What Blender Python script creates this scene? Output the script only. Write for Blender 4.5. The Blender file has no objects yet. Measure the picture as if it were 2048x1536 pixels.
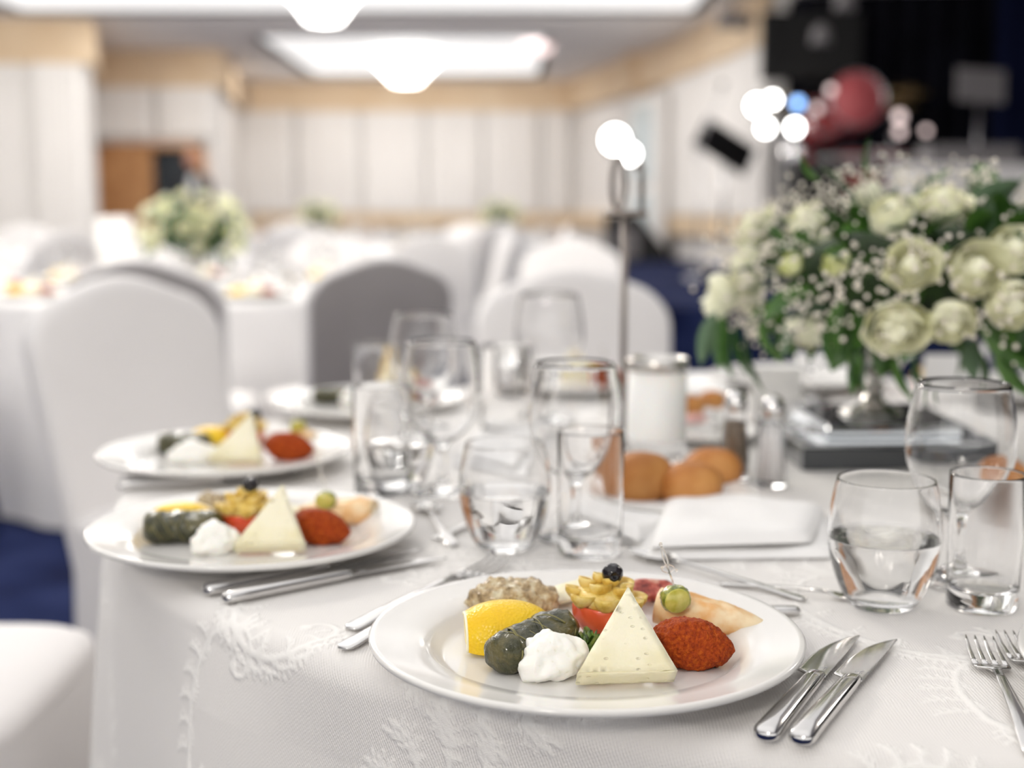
import bpy, bmesh, math, random
import numpy as np
from mathutils import Vector, Matrix, noise
rnd = random.Random(7)
R = math.radians
PI = math.pi
S = bpy.context.scene
COL = S.collection

# ------------------------------------------------------------------ camera, world, light, exposure
F = 2600.0; TH = R(7.78); H = 1.064; T = 0.75
cd = bpy.data.cameras.new('camera'); cam = bpy.data.objects.new('camera', cd); COL.objects.link(cam)
cam.location = (0, 0, H); cam.rotation_euler = (PI/2-TH, 0, 0)
cd.sensor_width = 36; cd.lens = 36*F/2048; cd.clip_start = .05; cd.clip_end = 200
cd.dof.use_dof = True; cd.dof.focus_distance = .865; cd.dof.aperture_fstop = 3.1; cd.dof.aperture_blades = 0
S.camera = cam
w = bpy.data.worlds.new('world'); S.world = w; w.use_nodes = True
w.node_tree.nodes['Background'].inputs[0].default_value = (1, .985, .965, 1)
w.node_tree.nodes['Background'].inputs[1].default_value = 1.1
S.view_settings.view_transform = 'Standard'; S.view_settings.look = 'None'
S.view_settings.exposure = 0.38; S.view_settings.gamma = 1; S.view_settings.use_curve_mapping = False
cy = S.cycles
cy.use_denoising = True; cy.use_adaptive_sampling = True; cy.adaptive_threshold = .015
try: cy.denoiser = 'OPENIMAGEDENOISE'
except Exception: pass
cy.max_bounces = 14; cy.transmission_bounces = 12; cy.glossy_bounces = 5; cy.diffuse_bounces = 6
cy.transparent_max_bounces = 8; cy.sample_clamp_indirect = 6; cy.blur_glossy = .3

def area(name, loc, sx, sy, watts, rot=(0, 0, 0), col=(1, .97, .93)):
    l = bpy.data.lights.new(name, 'AREA'); l.shape = 'RECTANGLE'; l.size = sx; l.size_y = sy; l.energy = watts; l.color = col
    o = bpy.data.objects.new(name, l); COL.objects.link(o); o.location = loc; o.rotation_euler = rot; return o
def lamp(name, loc, rad, watts, col=(1, .95, .87)):
    l = bpy.data.lights.new(name, 'POINT'); l.shadow_soft_size = rad; l.energy = watts; l.color = col
    o = bpy.data.objects.new(name, l); COL.objects.link(o); o.location = loc; return o
# chandeliers of the same row that hang out of the frame, plus fill lights added under the ceiling
lamp('chandelier_and_fill_light', (-1.7, 4.6, 2.75), .22, 120)
lamp('chandelier_and_fill_light', (3.6, 4.2, 2.75), .22, 60)
lamp('chandelier_and_fill_light', (-1.4, -2.6, 2.75), .25, 120)
lamp('chandelier_and_fill_light', (-6.0, 4.5, 2.75), .25, 50)
lamp('chandelier_and_fill_light', (-5.0, 10.5, 2.2), .3, 170)  # added to brighten the left wall and far ceiling
lamp('chandelier_and_fill_light', (1.3, 9.5, 2.5), .25, 12)

area('ceiling_fill_light', (-1.6, 8.6, 3.05), 6, 3.0, 22)
area('ceiling_fill_light', (-1.6, 15.2, 3.05), 6, 3.0, 75)
area('back_wall_fill', (-2.2, 19.6, 3.0), 4.6, .5, 40, rot=(R(30), 0, 0))  # added fill for the back wall, no fixture there
area('ceiling_fill_light', (-.6, 1.2, 3.05), 3.2, 2.4, 4)

# ------------------------------------------------------------------ helpers
def ray(px, py):
    u = (px-1024)/F; v = (768-py)/F; c, s = math.cos(TH), math.sin(TH)
    return Vector((u, c+v*s, -s+v*c))
def at(px, py, z=T):
    d = ray(px, py); return Vector((0, 0, H)) + d*((z-H)/d.z)
def atd(px, py, y):
    d = ray(px, py); return Vector((0, 0, H)) + d*(y/d.y)

def mk(name, V, Fc, m=None, parent=None, smooth=True, uv=None):
    me = bpy.data.meshes.new(name); me.from_pydata([tuple(v) for v in V], [], Fc); me.update()
    if m: me.materials.append(m)
    if smooth: me.polygons.foreach_set('use_smooth', [True]*len(me.polygons))
    o = bpy.data.objects.new(name, me); COL.objects.link(o)
    if parent: o.parent = parent
    return o
def tag(o, label=None, cat=None, group=None, kind=None):
    if label: o['label'] = label
    if cat: o['category'] = cat
    if group: o['group'] = group
    if kind: o['kind'] = kind
    return o
def thing(name, label, cat, loc=(0, 0, 0), rz=0, group=None):
    o = bpy.data.objects.new(name, None); COL.objects.link(o); o.location = loc; o.rotation_euler = (0, 0, rz)
    o.empty_display_size = .05
    return tag(o, label, cat, group)
def place(o, loc=None, rz=None, rot=None, sc=None):
    if loc is not None: o.location = loc
    if rz is not None: o.rotation_euler = (0, 0, rz)
    if rot is not None: o.rotation_euler = rot
    if sc is not None: o.scale = (sc,)*3 if not hasattr(sc, '__len__') else sc
    return o
KIDS = {}
def dup(o, loc=None, rz=None, label=None, group=None, rot=None, sc=None):
    kids = [k for k in COL.objects if k.parent == o] if o.name not in KIDS else KIDS[o.name]
    KIDS[o.name] = kids
    c = o.copy(); COL.objects.link(c)
    for k in kids:
        gk = [g for g in COL.objects if g.parent == k] if k.name not in KIDS else KIDS[k.name]
        KIDS[k.name] = gk
        d = k.copy(); COL.objects.link(d); d.parent = c
        for g in gk:
            e = g.copy(); COL.objects.link(e); e.parent = d
    if 'group' in c.keys() and not group: del c['group']
    if label: c['label'] = label
    if group: c['group'] = group
    return place(c, loc, rz, rot, sc)

def lathe(prof, n=48, cx=0, cy=0, cz=0):
    V = []; Fc = []; idx = []
    for r, z in prof:
        if r < 1e-6:
            idx.append([len(V)]); V.append((cx, cy, cz+z))
        else:
            idx.append(list(range(len(V), len(V)+n)))
            V += [(cx+r*math.cos(2*PI*i/n), cy+r*math.sin(2*PI*i/n), cz+z) for i in range(n)]
    for a, b in zip(idx, idx[1:]):
        if len(a) == 1 and len(b) == 1: continue
        for i in range(n):
            j = (i+1) % n
            if len(a) == 1: Fc.append((a[0], b[j], b[i]))
            elif len(b) == 1: Fc.append((a[i], a[j], b[0]))
            else: Fc.append((a[i], a[j], b[j], b[i]))
    return V, Fc
def smoothprof(p, k=4):
    """catmull-rom resampling of a profile"""
    out = []; P = [Vector((a, b, 0)) for a, b in p]
    for i in range(len(P)-1):
        p0 = P[max(i-1, 0)]; p1 = P[i]; p2 = P[i+1]; p3 = P[min(i+2, len(P)-1)]
        for j in range(k):
            t = j/k
            q = .5*((2*p1)+(p2-p0)*t+(2*p0-5*p1+4*p2-p3)*t*t+(3*p1-p0-3*p2+p3)*t**3)
            out.append((max(q.x, 0), q.y))
    out.append(tuple(p[-1])); return out
def loft(secs, n=12, power=2.0, capped=True):
    """secs: (y, cx, cz, halfwidth, halfthick) along Y"""
    V = []; Fc = []
    for y, cx, cz, hw, ht in secs:
        for i in range(n):
            a = 2*PI*i/n; c, s = math.cos(a), math.sin(a)
            V.append((cx+hw*math.copysign(abs(c)**(2/power), c), y, cz+ht*math.copysign(abs(s)**(2/power), s)))
    for k in range(len(secs)-1):
        for i in range(n):
            j = (i+1) % n
            Fc.append((k*n+i, (k+1)*n+i, (k+1)*n+j, k*n+j))
    if capped:
        Fc.append(tuple(range(n))); Fc.append(tuple(range((len(secs)-1)*n+n-1, (len(secs)-1)*n-1, -1)))
    return V, Fc
def tube(pts, r, n=8):
    pts = [Vector(p) for p in pts]; V = []; Fc = []
    rr = r if hasattr(r, '__len__') else [r]*len(pts)
    up = Vector((0, 0, 1))
    prev = None
    for k, p in enumerate(pts):
        d = (pts[min(k+1, len(pts)-1)]-pts[max(k-1, 0)]).normalized()
        if prev is None:
            a = d.orthogonal().normalized()
        else:
            a = (prev-d*prev.dot(d))
            a = a.normalized() if a.length > 1e-6 else d.orthogonal().normalized()
        prev = a; b = d.cross(a)
        for i in range(n):
            t = 2*PI*i/n; V.append(p+(a*math.cos(t)+b*math.sin(t))*rr[k])
    for k in range(len(pts)-1):
        for i in range(n):
            j = (i+1) % n; Fc.append((k*n+i, k*n+j, (k+1)*n+j, (k+1)*n+i))
    Fc.append(tuple(range(n-1, -1, -1))); Fc.append(tuple(range((len(pts)-1)*n, len(pts)*n)))
    return V, Fc
def join(*parts):
    V = []; Fc = []
    for v, f in parts:
        o = len(V); V += [tuple(q) for q in v]; Fc += [tuple(i+o for i in g) for g in f]
    return V, Fc
def xf(vf, M):
    return [M @ Vector(v) for v in vf[0]], vf[1]
def box(x0, x1, y0, y1, z0, z1, bev=0):
    V = [(x, y, z) for x in (x0, x1) for y in (y0, y1) for z in (z0, z1)]
    Fc = [(0, 1, 3, 2), (4, 6, 7, 5), (0, 4, 5, 1), (2, 3, 7, 6), (0, 2, 6, 4), (1, 5, 7, 3)]
    if not bev: return V, Fc
    bm = bmesh.new(); vs = [bm.verts.new(v) for v in V]
    for f in Fc: bm.faces.new([vs[i] for i in f])
    bmesh.ops.bevel(bm, geom=bm.edges[:], offset=bev, segments=2, affect='EDGES', profile=.5)
    bm.verts.index_update(); r = ([v.co.copy() for v in bm.verts], [tuple(v.index for v in f.verts) for f in bm.faces]); bm.free(); return r
def blob(ax, ay, az, n=32, m=20, pw=(2, 2), disp=None, flat=None):
    """superellipsoid; disp(dir, p)->scale offset in metres along dir; flat: clamp z"""
    V = []; Fc = []
    def sg(v, e): return math.copysign(abs(v)**e, v)
    ez, ex = 2/pw[1], 2/pw[0]
    for k in range(m+1):
        ph = -PI/2+PI*k/m
        for i in range(n):
            th = 2*PI*i/n
            p = Vector((ax*sg(math.cos(ph), ez)*sg(math.cos(th), ex), ay*sg(math.cos(ph), ez)*sg(math.sin(th), ex), az*sg(math.sin(ph), ez)))
            if disp:
                d = Vector((p.x/ax**2, p.y/ay**2, p.z/az**2)); d = d.normalized() if d.length else Vector((0, 0, 1))
                p = p+d*disp(p)
            if flat is not None and p.z < flat: p.z = flat+(p.z-flat)*.04
            V.append(p)
    for k in range(m):
        for i in range(n):
            j = (i+1) % n; Fc.append((k*n+i, k*n+j, (k+1)*n+j, (k+1)*n+i))
    return V, Fc
def nz(p, s, o=0): return noise.noise(Vector(p)*s+Vector((o, o*1.7, o*.3)))
def fz(p, s, oct=4, o=0):
    return noise.fractal(Vector(p)*s+Vector((o, 2*o, 3*o)), 1.0, 2.0, oct)
def grid(nu, nv, fn):
    V = [fn(i/nu, j/nv) for j in range(nv+1) for i in range(nu+1)]
    Fc = [(j*(nu+1)+i, j*(nu+1)+i+1, (j+1)*(nu+1)+i+1, (j+1)*(nu+1)+i) for j in range(nv) for i in range(nu)]
    return V, Fc

# ------------------------------------------------------------------ materials
def mat(name, col, rough=.5, metal=0, spec=.5, sss=0, sssr=(1, .6, .4), trans=0, ior=1.45, coat=0, emit=None, es=0, sheen=0):
    m = bpy.data.materials.new(name); m.use_nodes = True; b = m.node_tree.nodes['Principled BSDF']
    I = b.inputs
    I['Base Color'].default_value = (*col, 1); I['Roughness'].default_value = rough; I['Metallic'].default_value = metal
    I['Specular IOR Level'].default_value = spec; I['IOR'].default_value = ior
    I['Transmission Weight'].default_value = trans; I['Coat Weight'].default_value = coat; I['Coat Roughness'].default_value = .06
    if sss:
        I['Subsurface Weight'].default_value = sss; I['Subsurface Radius'].default_value = sssr; I['Subsurface Scale'].default_value = .004
    if emit: I['Emission Color'].default_value = (*emit, 1); I['Emission Strength'].default_value = es
    if sheen: I['Sheen Weight'].default_value = sheen
    return m
def N(m, t, **k):
    n = m.node_tree.nodes.new(t)
    for a, b in k.items():
        if a in n.inputs: n.inputs[a].default_value = b
        else: setattr(n, a, b)
    return n
def L(m, a, b): m.node_tree.links.new(a, b)
def bs(m): return m.node_tree.nodes['Principled BSDF']
def mottle(m, cols, scale, detail=4, pos=(.35, .65), bump=None, bscale=None, bdist=.001, rough=None, mtype='noise'):
    """colour variation between cols from noise + noise bump, object coordinates"""
    tc = N(m, 'ShaderNodeTexCoord')
    n = N(m, 'ShaderNodeTexNoise', Scale=scale, Detail=float(detail)); L(m, tc.outputs['Object'], n.inputs['Vector'])
    cr = N(m, 'ShaderNodeValToRGB'); e = cr.color_ramp.elements
    e[0].position = pos[0]; e[1].position = pos[1]; e[0].color = (*cols[0], 1); e[1].color = (*cols[-1], 1)
    for k, c in enumerate(cols[1:-1]):
        q = e.new(pos[0]+(pos[1]-pos[0])*(k+1)/(len(cols)-1)); q.color = (*c, 1)
    L(m, n.outputs['Fac'], cr.inputs['Fac']); L(m, cr.outputs['Color'], bs(m).inputs['Base Color'])
    if bump:
        if mtype == 'voronoi':
            b2 = N(m, 'ShaderNodeTexVoronoi', Scale=bscale); out = b2.outputs['Distance']
        else:
            b2 = N(m, 'ShaderNodeTexNoise', Scale=bscale, Detail=5.0); out = b2.outputs['Fac']
        L(m, tc.outputs['Object'], b2.inputs['Vector'])
        bp = N(m, 'ShaderNodeBump', Strength=bump, Distance=bdist); L(m, out, bp.inputs['Height']); L(m, bp.outputs['Normal'], bs(m).inputs['Normal'])
    return m

M = {}
M['porcelain'] = mat('porcelain', (.765, .75, .725), .14, spec=.5, coat=.15)
M['steel'] = mat('polished_steel', (.66, .65, .64), .13, metal=1)
M['silver'] = mottle(mat('old_silver', (.62, .60, .57), .2, metal=1), [(.5, .48, .45), (.75, .73, .7)], 40)
M['glass'] = mat('clear_glass', (1, 1, 1), 0, trans=1, ior=1.46)
M['water'] = mat('water', (1, 1, 1), 0, trans=1, ior=1.33)
M['mirror'] = mat('mirror', (.62, .64, .66), .03, metal=1)
M['bevel_dark'] = mat('dark_mirror_edge', (.05, .055, .06), .1, metal=.2, coat=.5)
M['cheese'] = mottle(mat('white_cheese', (.88, .82, .60), .42, sss=.25, sssr=(1, .8, .4)), [(.76, .69, .44), (.83, .775, .56), (.86, .81, .62)], 26, pos=(.3, .6))
M['yogurt'] = mottle(mat('strained_yogurt', (.88, .87, .80), .35, sss=.3), [(.55, .55, .38), (.86, .85, .77), (.9, .89, .84)], 260, pos=(.22, .42), bump=.3, bscale=110, bdist=.001)
def pits(m, scale, amount, size, dist):
    tc = N(m, 'ShaderNodeTexCoord'); mp = N(m, 'ShaderNodeMapping'); mp.inputs['Scale'].default_value = (.62, 1, 1); L(m, tc.outputs['Object'], mp.inputs[0])
    v = N(m, 'ShaderNodeTexVoronoi', Scale=scale); L(m, mp.outputs[0], v.inputs['Vector'])
    sp_ = N(m, 'ShaderNodeSeparateColor'); L(m, v.outputs['Color'], sp_.inputs[0])
    on = N(m, 'ShaderNodeMath', operation='LESS_THAN'); L(m, sp_.outputs[0], on.inputs[0]); on.inputs[1].default_value = amount
    mr_ = N(m, 'ShaderNodeMapRange'); L(m, v.outputs['Distance'], mr_.inputs['Value']); mr_.inputs['From Min'].default_value = 0; mr_.inputs['From Max'].default_value = size; mr_.inputs['To Min'].default_value = 1; mr_.inputs['To Max'].default_value = 0
    mu = N(m, 'ShaderNodeMath', operation='MULTIPLY'); L(m, on.outputs[0], mu.inputs[0]); L(m, mr_.outputs[0], mu.inputs[1])
    b1 = N(m, 'ShaderNodeTexNoise', Scale=220.0, Detail=4.0); L(m, tc.outputs['Object'], b1.inputs['Vector'])
    h = N(m, 'ShaderNodeMath', operation='MULTIPLY_ADD'); L(m, mu.outputs[0], h.inputs[0]); h.inputs[1].default_value = -2.2; L(m, b1.outputs['Fac'], h.inputs[2])
    bp = N(m, 'ShaderNodeBump', Strength=.8, Distance=dist); L(m, h.outputs[0], bp.inputs['Height']); L(m, bp.outputs['Normal'], bs(m).inputs['Normal'])
pits(M['cheese'], 250, .38, .27, .0008)
M['lemonskin'] = mottle(mat('lemon_peel', (.92, .66, .03), .30, spec=.45), [(.82, .50, .006), (.88, .61, .016)], 30, bump=.5, bscale=480, bdist=.0009, mtype='voronoi')
M['lemonflesh'] = mottle(mat('lemon_flesh', (.9, .72, .12), .25, sss=.3), [(.88, .66, .12), (.95, .85, .42)], 60, bump=.3, bscale=120)
M['pith'] = mat('lemon_pith', (.92, .88, .66), .5)
M['vine'] = mottle(mat('vine_leaf', (.10, .11, .035), .30, coat=.45, spec=.45), [(.016, .018, .005), (.040, .040, .011), (.105, .088, .026)], 80, bump=1.0, bscale=130, bdist=.0045, detail=6)
M['vein'] = mat('leaf_vein', (.20, .18, .065), .35)
M['tomato'] = mottle(mat('tomato_skin', (.72, .085, .03), .16, sss=.15, coat=.4), [(.62, .05, .02), (.80, .14, .05)], 22)
M['puree'] = mottle(mat('piped_puree', (.78, .56, .15), .4, sss=.15), [(.55, .34, .05), (.72, .52, .12), (.78, .61, .24)], 110, bump=.7, bscale=200, bdist=.0014)
M['olive'] = mottle(mat('black_olive', (.008, .007, .010), .12, coat=.3, spec=.4), [(.004, .004, .006), (.02, .016, .02)], 200, bump=.3, bscale=200, bdist=.0006)
M['pickleskin'] = mottle(mat('pickle_skin', (.28, .30, .05), .22, coat=.5), [(.12, .16, .02), (.33, .34, .06), (.5, .48, .16)], 170, bump=.5, bscale=200, bdist=.0012, mtype='voronoi')
M['pickleflesh'] = mottle(mat('pickle_flesh', (.52, .46, .06), .2, sss=.3, coat=.4), [(.42, .40, .04), (.66, .60, .16)], 110)
M['kofte'] = mottle(mat('red_pepper_paste', (.50, .085, .015), .6, spec=.25), [(.16, .012, .001), (.36, .050, .003), (.55, .13, .008)], 420, detail=6, bump=1.0, bscale=520, bdist=.0022, pos=(.2, .85))
M['borek'] = mottle(mat('thin_pastry', (.86, .62, .36), .42, sss=.15), [(.74, .36, .10), (.80, .55, .29), (.86, .70, .46)], 55, detail=6, bump=.5, bscale=95, bdist=.0012)
M['eggplant'] = mottle(mat('eggplant_mash', (.52, .40, .24), .25, coat=.4), [(.25, .17, .08), (.52, .38, .20), (.72, .64, .44)], 130, detail=6, bump=1.0, bscale=190, bdist=.005)
M['lettuce'] = mottle(mat('wilted_greens', (.10, .20, .02), .3, coat=.4), [(.02, .05, .01), (.12, .22, .03), (.36, .42, .08)], 120, bump=.6, bscale=160, bdist=.002)
M['meat'] = mottle(mat('cured_meat', (.35, .06, .04), .35, coat=.2), [(.16, .02, .015), (.45, .08, .05), (.62, .32, .24)], 120, bump=.5, bscale=140, bdist=.001)
M['bread'] = mottle(mat('bread_crust', (.66, .34, .12), .5, spec=.3), [(.33, .11, .022), (.45, .18, .045), (.56, .27, .085)], 16, bump=.12, bscale=60, bdist=.001)
M['crumb'] = mottle(mat('bread_crumb', (.85, .75, .5), .8), [(.75, .6, .3), (.92, .85, .65)], 200)
M['pick'] = mat('clear_plastic_pick', (.98, .96, .92), .05, trans=.85, ior=1.5)
M['wax'] = mat('white_wax', (.88, .87, .85), .4, sss=.3)
M['salt'] = mat('salt', (.85, .83, .82), .9)
M['pepperg'] = mottle(mat('ground_pepper', (.22, .16, .11), .9), [(.10, .07, .05), (.34, .26, .18)], 500)
M['napkin'] = mottle(mat('napkin_cloth', (.86, .85, .84), .8, sheen=.2), [(.84, .83, .82), (.88, .87, .86)], 8, bump=.1, bscale=600, bdist=.0004)
M['spandex'] = mottle(mat('chair_cover', (.74, .725, .735), .72, sheen=.15), [(.75, .73, .725), (.79, .77, .765)], 3)
M['spandex_shaded'] = mottle(mat('chair_cover_shaded_back', (.30, .285, .285), .45, sheen=.1), [(.37, .345, .335), (.41, .385, .375)], 5)  # shade on the chair backs put into the cover colour
M['linen'] = mottle(mat('plain_tablecloth', (.80, .79, .79), .8), [(.78, .77, .77), (.82, .81, .81)], 3)
M['carpet'] = mottle(mat('navy_carpet', (.012, .020, .085), .95, spec=.1), [(.006, .009, .036), (.010, .016, .058), (.018, .026, .080)], 3.5, detail=8, bump=.5, bscale=60, bdist=.01)
M['curtain'] = mottle(mat('white_drape', (.83, .81, .79), .85), [(.80, .77, .74), (.84, .81, .78)], 1)
M['beige'] = mottle(mat('beige_wallcover', (.72, .55, .37), .7), [(.70, .53, .35), (.76, .60, .42)], 2)
M['ceil'] = mottle(mat('ceiling_paint', (.88, .85, .83), .85), [(.87, .84, .82), (.90, .87, .85)], 1)
M['wood'] = mottle(mat('door_wood', (.50, .24, .09), .45), [(.42, .19, .07), (.56, .29, .12)], 5)
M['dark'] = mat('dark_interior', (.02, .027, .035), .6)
M['black'] = mottle(mat('black_cloth', (.004, .004, .007), .9, spec=.1), [(.003, .003, .005), (.006, .006, .011)], 2)
M['blackp'] = mat('black_plastic', (.005, .005, .0055), .5, spec=.3)
M['navydrape'] = mat('navy_drape', (.004, .006, .025), .9, spec=.1)
M['chrome'] = mat('chrome', (.7, .7, .72), .12, metal=1)
M['redshell'] = mat('red_drum_shell', (.32, .03, .035), .4)
M['drumhead'] = mat('pink_drum_head', (.50, .10, .11), .5)
M['satin'] = mat('satin_metal', (.24, .21, .19), .36, metal=1)
M['brass'] = mat('cymbal_brass', (.6, .42, .2), .25, metal=1)
M['greyplastic'] = mat('grey_case', (.16, .15, .155), .5)
M['paper'] = mat('paper', (.82, .81, .80), .8)
M['pinkpaper'] = mat('pink_foil', (.85, .5, .47), .4)
M['bluedoorglass'] = mat('pale_door_glass', (.62, .70, .72), .15, spec=.6)
M['skin'] = mat('skin', (.55, .28, .19), .5)
M['hair'] = mat('hair', (.03, .02, .015), .6)
M['suit'] = mat('dark_suit', (.015, .017, .022), .8)
M['shirt'] = mat('white_shirt', (.7, .7, .7), .8)
M['panel'] = mat('coffer_cove_glow', (.9, .9, .9), .6, emit=(1, .985, .965), es=.62)  # emission stands in for cove light on the coffer ceiling
M['panel2'] = mat('far_coffer_cove_glow', (.9, .9, .9), .6, emit=(1, .985, .965), es=.62)
M['crystal'] = mat('lit_crystal', (1, 1, 1), .2, emit=(1, .97, .92), es=8.5)
M['lampwhite'] = mat('spotlight_white', (1, 1, 1), .3, emit=(1, .98, .95), es=14)
M['lampblue'] = mat('spotlight_blue', (.4, .6, 1), .3, emit=(.25, .5, 1), es=3.2)
M['glintdim'] = mat('glint_glow', (.8, .7, .7), .3, emit=(1, .78, .75), es=1.1)  # dim emission standing in for reflected highlights
M['rose'] = mottle(mat('rose_petal', (.82, .81, .58), .55, sss=.12, sssr=(1, 1, .5)), [(.84, .84, .60), (.93, .92, .76)], 18)
M['rosecore'] = mottle(mat('green_white_petal', (.72, .76, .36), .55, sss=.1, sssr=(1, 1, .5)), [(.74, .78, .34), (.88, .89, .60)], 30)
M['leaf'] = mottle(mat('green_leaf', (.045, .12, .02), .38, coat=.15), [(.02, .065, .012), (.055, .14, .022), (.11, .22, .035)], 14)
M['leafg'] = mottle(mat('grey_green_leaf', (.10, .17, .09), .5), [(.06, .12, .06), (.15, .22, .13)], 14)
M['core'] = mottle(mat('dark_foliage', (.015, .04, .008), .7), [(.008, .022, .005), (.03, .07, .012)], 60, bump=.8, bscale=120, bdist=.004)
M['stem'] = mat('stem_green', (.06, .12, .02), .5)
M['gyp'] = mat('small_white_blossom', (.82, .76, .66), .6)

# tablecloth with raised scroll pattern: motif from a mesh attribute, weave from the cloth's own UV (metres)
m = mat('jacquard_tablecloth', (.81, .795, .775), .62, sheen=.25); M['jacquard'] = m
uv = N(m, 'ShaderNodeUVMap'); sp = N(m, 'ShaderNodeSeparateXYZ'); L(m, uv.outputs[0], sp.inputs[0])
att = N(m, 'ShaderNodeAttribute'); att.attribute_name = 'motif'
def mm(op, a, b=None, c=None):
    n = N(m, 'ShaderNodeMath', operation=op)
    for i, v in enumerate((a, b, c)):
        if v is None: continue
        if isinstance(v, (int, float)): n.inputs[i].default_value = v
        else: L(m, v, n.inputs[i])
    return n.outputs[0]
nzw = N(m, 'ShaderNodeTexNoise', Scale=18.0, Detail=2.0); L(m, uv.outputs[0], nzw.inputs['Vector'])
ux = mm('MULTIPLY_ADD', nzw.outputs['Fac'], .006, sp.outputs[0])
rib = mm('SINE', mm('MULTIPLY', ux, 2*PI/.0021))
row = mm('SINE', mm('MULTIPLY', sp.outputs[1], 2*PI/.0026))
ground = mm('MULTIPLY_ADD', row, .45, rib)
tuft = N(m, 'ShaderNodeTexNoise', Scale=900.0, Detail=2.0); L(m, uv.outputs[0], tuft.inputs['Vector'])
gw = mm('MULTIPLY', ground, mm('SUBTRACT', 1.0, att.outputs['Fac']))
hgt = mm('ADD', mm('MULTIPLY', gw, .32), mm('ADD', mm('MULTIPLY', tuft.outputs['Fac'], 1.1), mm('MULTIPLY', att.outputs['Fac'], 2.2)))
bp = N(m, 'ShaderNodeBump', Strength=.75, Distance=.0005); L(m, hgt, bp.inputs['Height']); L(m, bp.outputs['Normal'], bs(m).inputs['Normal'])
mx = N(m, 'ShaderNodeMix', data_type='RGBA'); mx.inputs[6].default_value = (.775, .75, .725, 1); mx.inputs[7].default_value = (.85, .83, .80, 1)
L(m, att.outputs['Fac'], mx.inputs[0]); L(m, mx.outputs[2], bs(m).inputs['Base Color'])

# ------------------------------------------------------------------ room
def struct(name, vf, m, parent=None, smooth=False):
    o = mk(name, vf[0], vf[1], m, parent, smooth)
    if parent is None: o['kind'] = 'structure'
    return o
def wallpts(name, pts, z0, z1, m, parent=None, th=.15):
    """vertical slab along a floor polyline"""
    V = []; Fc = []
    for k, (a, b) in enumerate(zip(pts, pts[1:])):
        a = Vector((*a, 0)); b = Vector((*b, 0)); d = (b-a).normalized(); nn = Vector((-d.y, d.x, 0))*th
        q = len(V)
        V += [a+Vector((0, 0, z0)), b+Vector((0, 0, z0)), b+nn+Vector((0, 0, z0)), a+nn+Vector((0, 0, z0)),
              a+Vector((0, 0, z1)), b+Vector((0, 0, z1)), b+nn+Vector((0, 0, z1)), a+nn+Vector((0, 0, z1))]
        Fc += [tuple(q+i for i in f) for f in ((0, 1, 5, 4), (1, 2, 6, 5), (2, 3, 7, 6), (3, 0, 4, 7), (4, 5, 6, 7), (0, 3, 2, 1))]
    return struct(name, (V, Fc), m, parent)
CZ = 3.1
struct('floor', grid(30, 30, lambda u, v: (-14+26*u, -6+34*v, 0)), M['carpet'])
# walls: back, stepped left side with the door alcove, angled right side
YB = 22.0
xb0 = atd(475, 200, YB).x; xb1 = atd(1150, 200, YB).x
ya = 17.6; xa0 = atd(190, 200, ya).x; xa1 = atd(432, 200, ya).x
yc = 14.8; xc1 = atd(176, 200, yc).x
wb = wallpts('wall_back', [(xb1+.1, YB), (xb0, YB)], 0, CZ, M['curtain'], th=-.2)
wallpts('wall_left', [(xb0, YB), (xa1, ya), (xa0, ya), (xc1, yc), (-12, yc-.4), (-12, -5)], 0, CZ, M['curtain'], th=-.2)
wr = [(xb1, YB), (atd(1345, 200, 17.0).x, 17.0), (atd(1545, 200, 12.9).x, 12.9)]
wallpts('wall_right', wr, 0, CZ, M['curtain'], th=.2)
wallpts('wall_stage', [(wr[-1][0]+.2, 13.1), (10.5, 11.5), (10.5, -5)], 0, 4.2, M['black'], th=.2)
# beige band under the ceiling and dado strip (trim), standing proud of the wall
def off(pts, d):
    return [(x+d[0], y+d[1]) for x, y in pts]
ZB = 2.62
k = 0
for pts, dd in (([(xb1, YB), (xb0+.2, YB)], (0, -.13)), ([(xb0, YB), (xa1, ya)], (.12, -.05)), ([(xa1+.1, ya), (xa0, ya)], (0, -.12)),
                ([(xa0, ya), (xc1, yc)], (.12, -.05)), ([(xc1+.12, yc), (-12, yc-.4)], (0, -.12)), (wr, (-.14, -.03))):
    k += 1
    t = wallpts('trim_%d' % k, off(pts, dd), ZB, CZ, M['beige'], th=-.1 if dd[0] >= 0 else .1)
for pts, dd in (([(xb1, YB), (xb0+.2, YB)], (0, -.12)), (wr, (-.1, -.03))):
    k += 1
    wallpts('trim_%d' % k, off(pts, dd), .72, .96, M['beige'], th=-.08 if dd[0] >= 0 else .08)
# pilaster on the right wall
pa = atd(1262, 200, 18.6)
struct('pillar', box(pa.x-.05, pa.x+.75, 18.0, 18.9, 0, CZ), M['curtain']); 
k += 1; struct('trim_%d' % k, box(pa.x-.12, pa.x+.80, 17.9, 18.95, ZB-.05, CZ), M['beige'])
# glazed door on the right wall
dp = atd(1285, 300, 17.9); dq = atd(1352, 300, 16.6)
d1 = wallpts('door_1', [(dp.x-.16, 17.9), (dq.x-.16, 16.6)], 0.02, 2.5, M['curtain'], th=.06)
for z0, z1 in ((.15, 1.25), (1.38, 2.38)):
    wallpts('pane', [(dp.x-.18, 17.75), (dq.x-.18, 16.75)], z0, z1, M['bluedoorglass'], parent=d1, th=.05)
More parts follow.
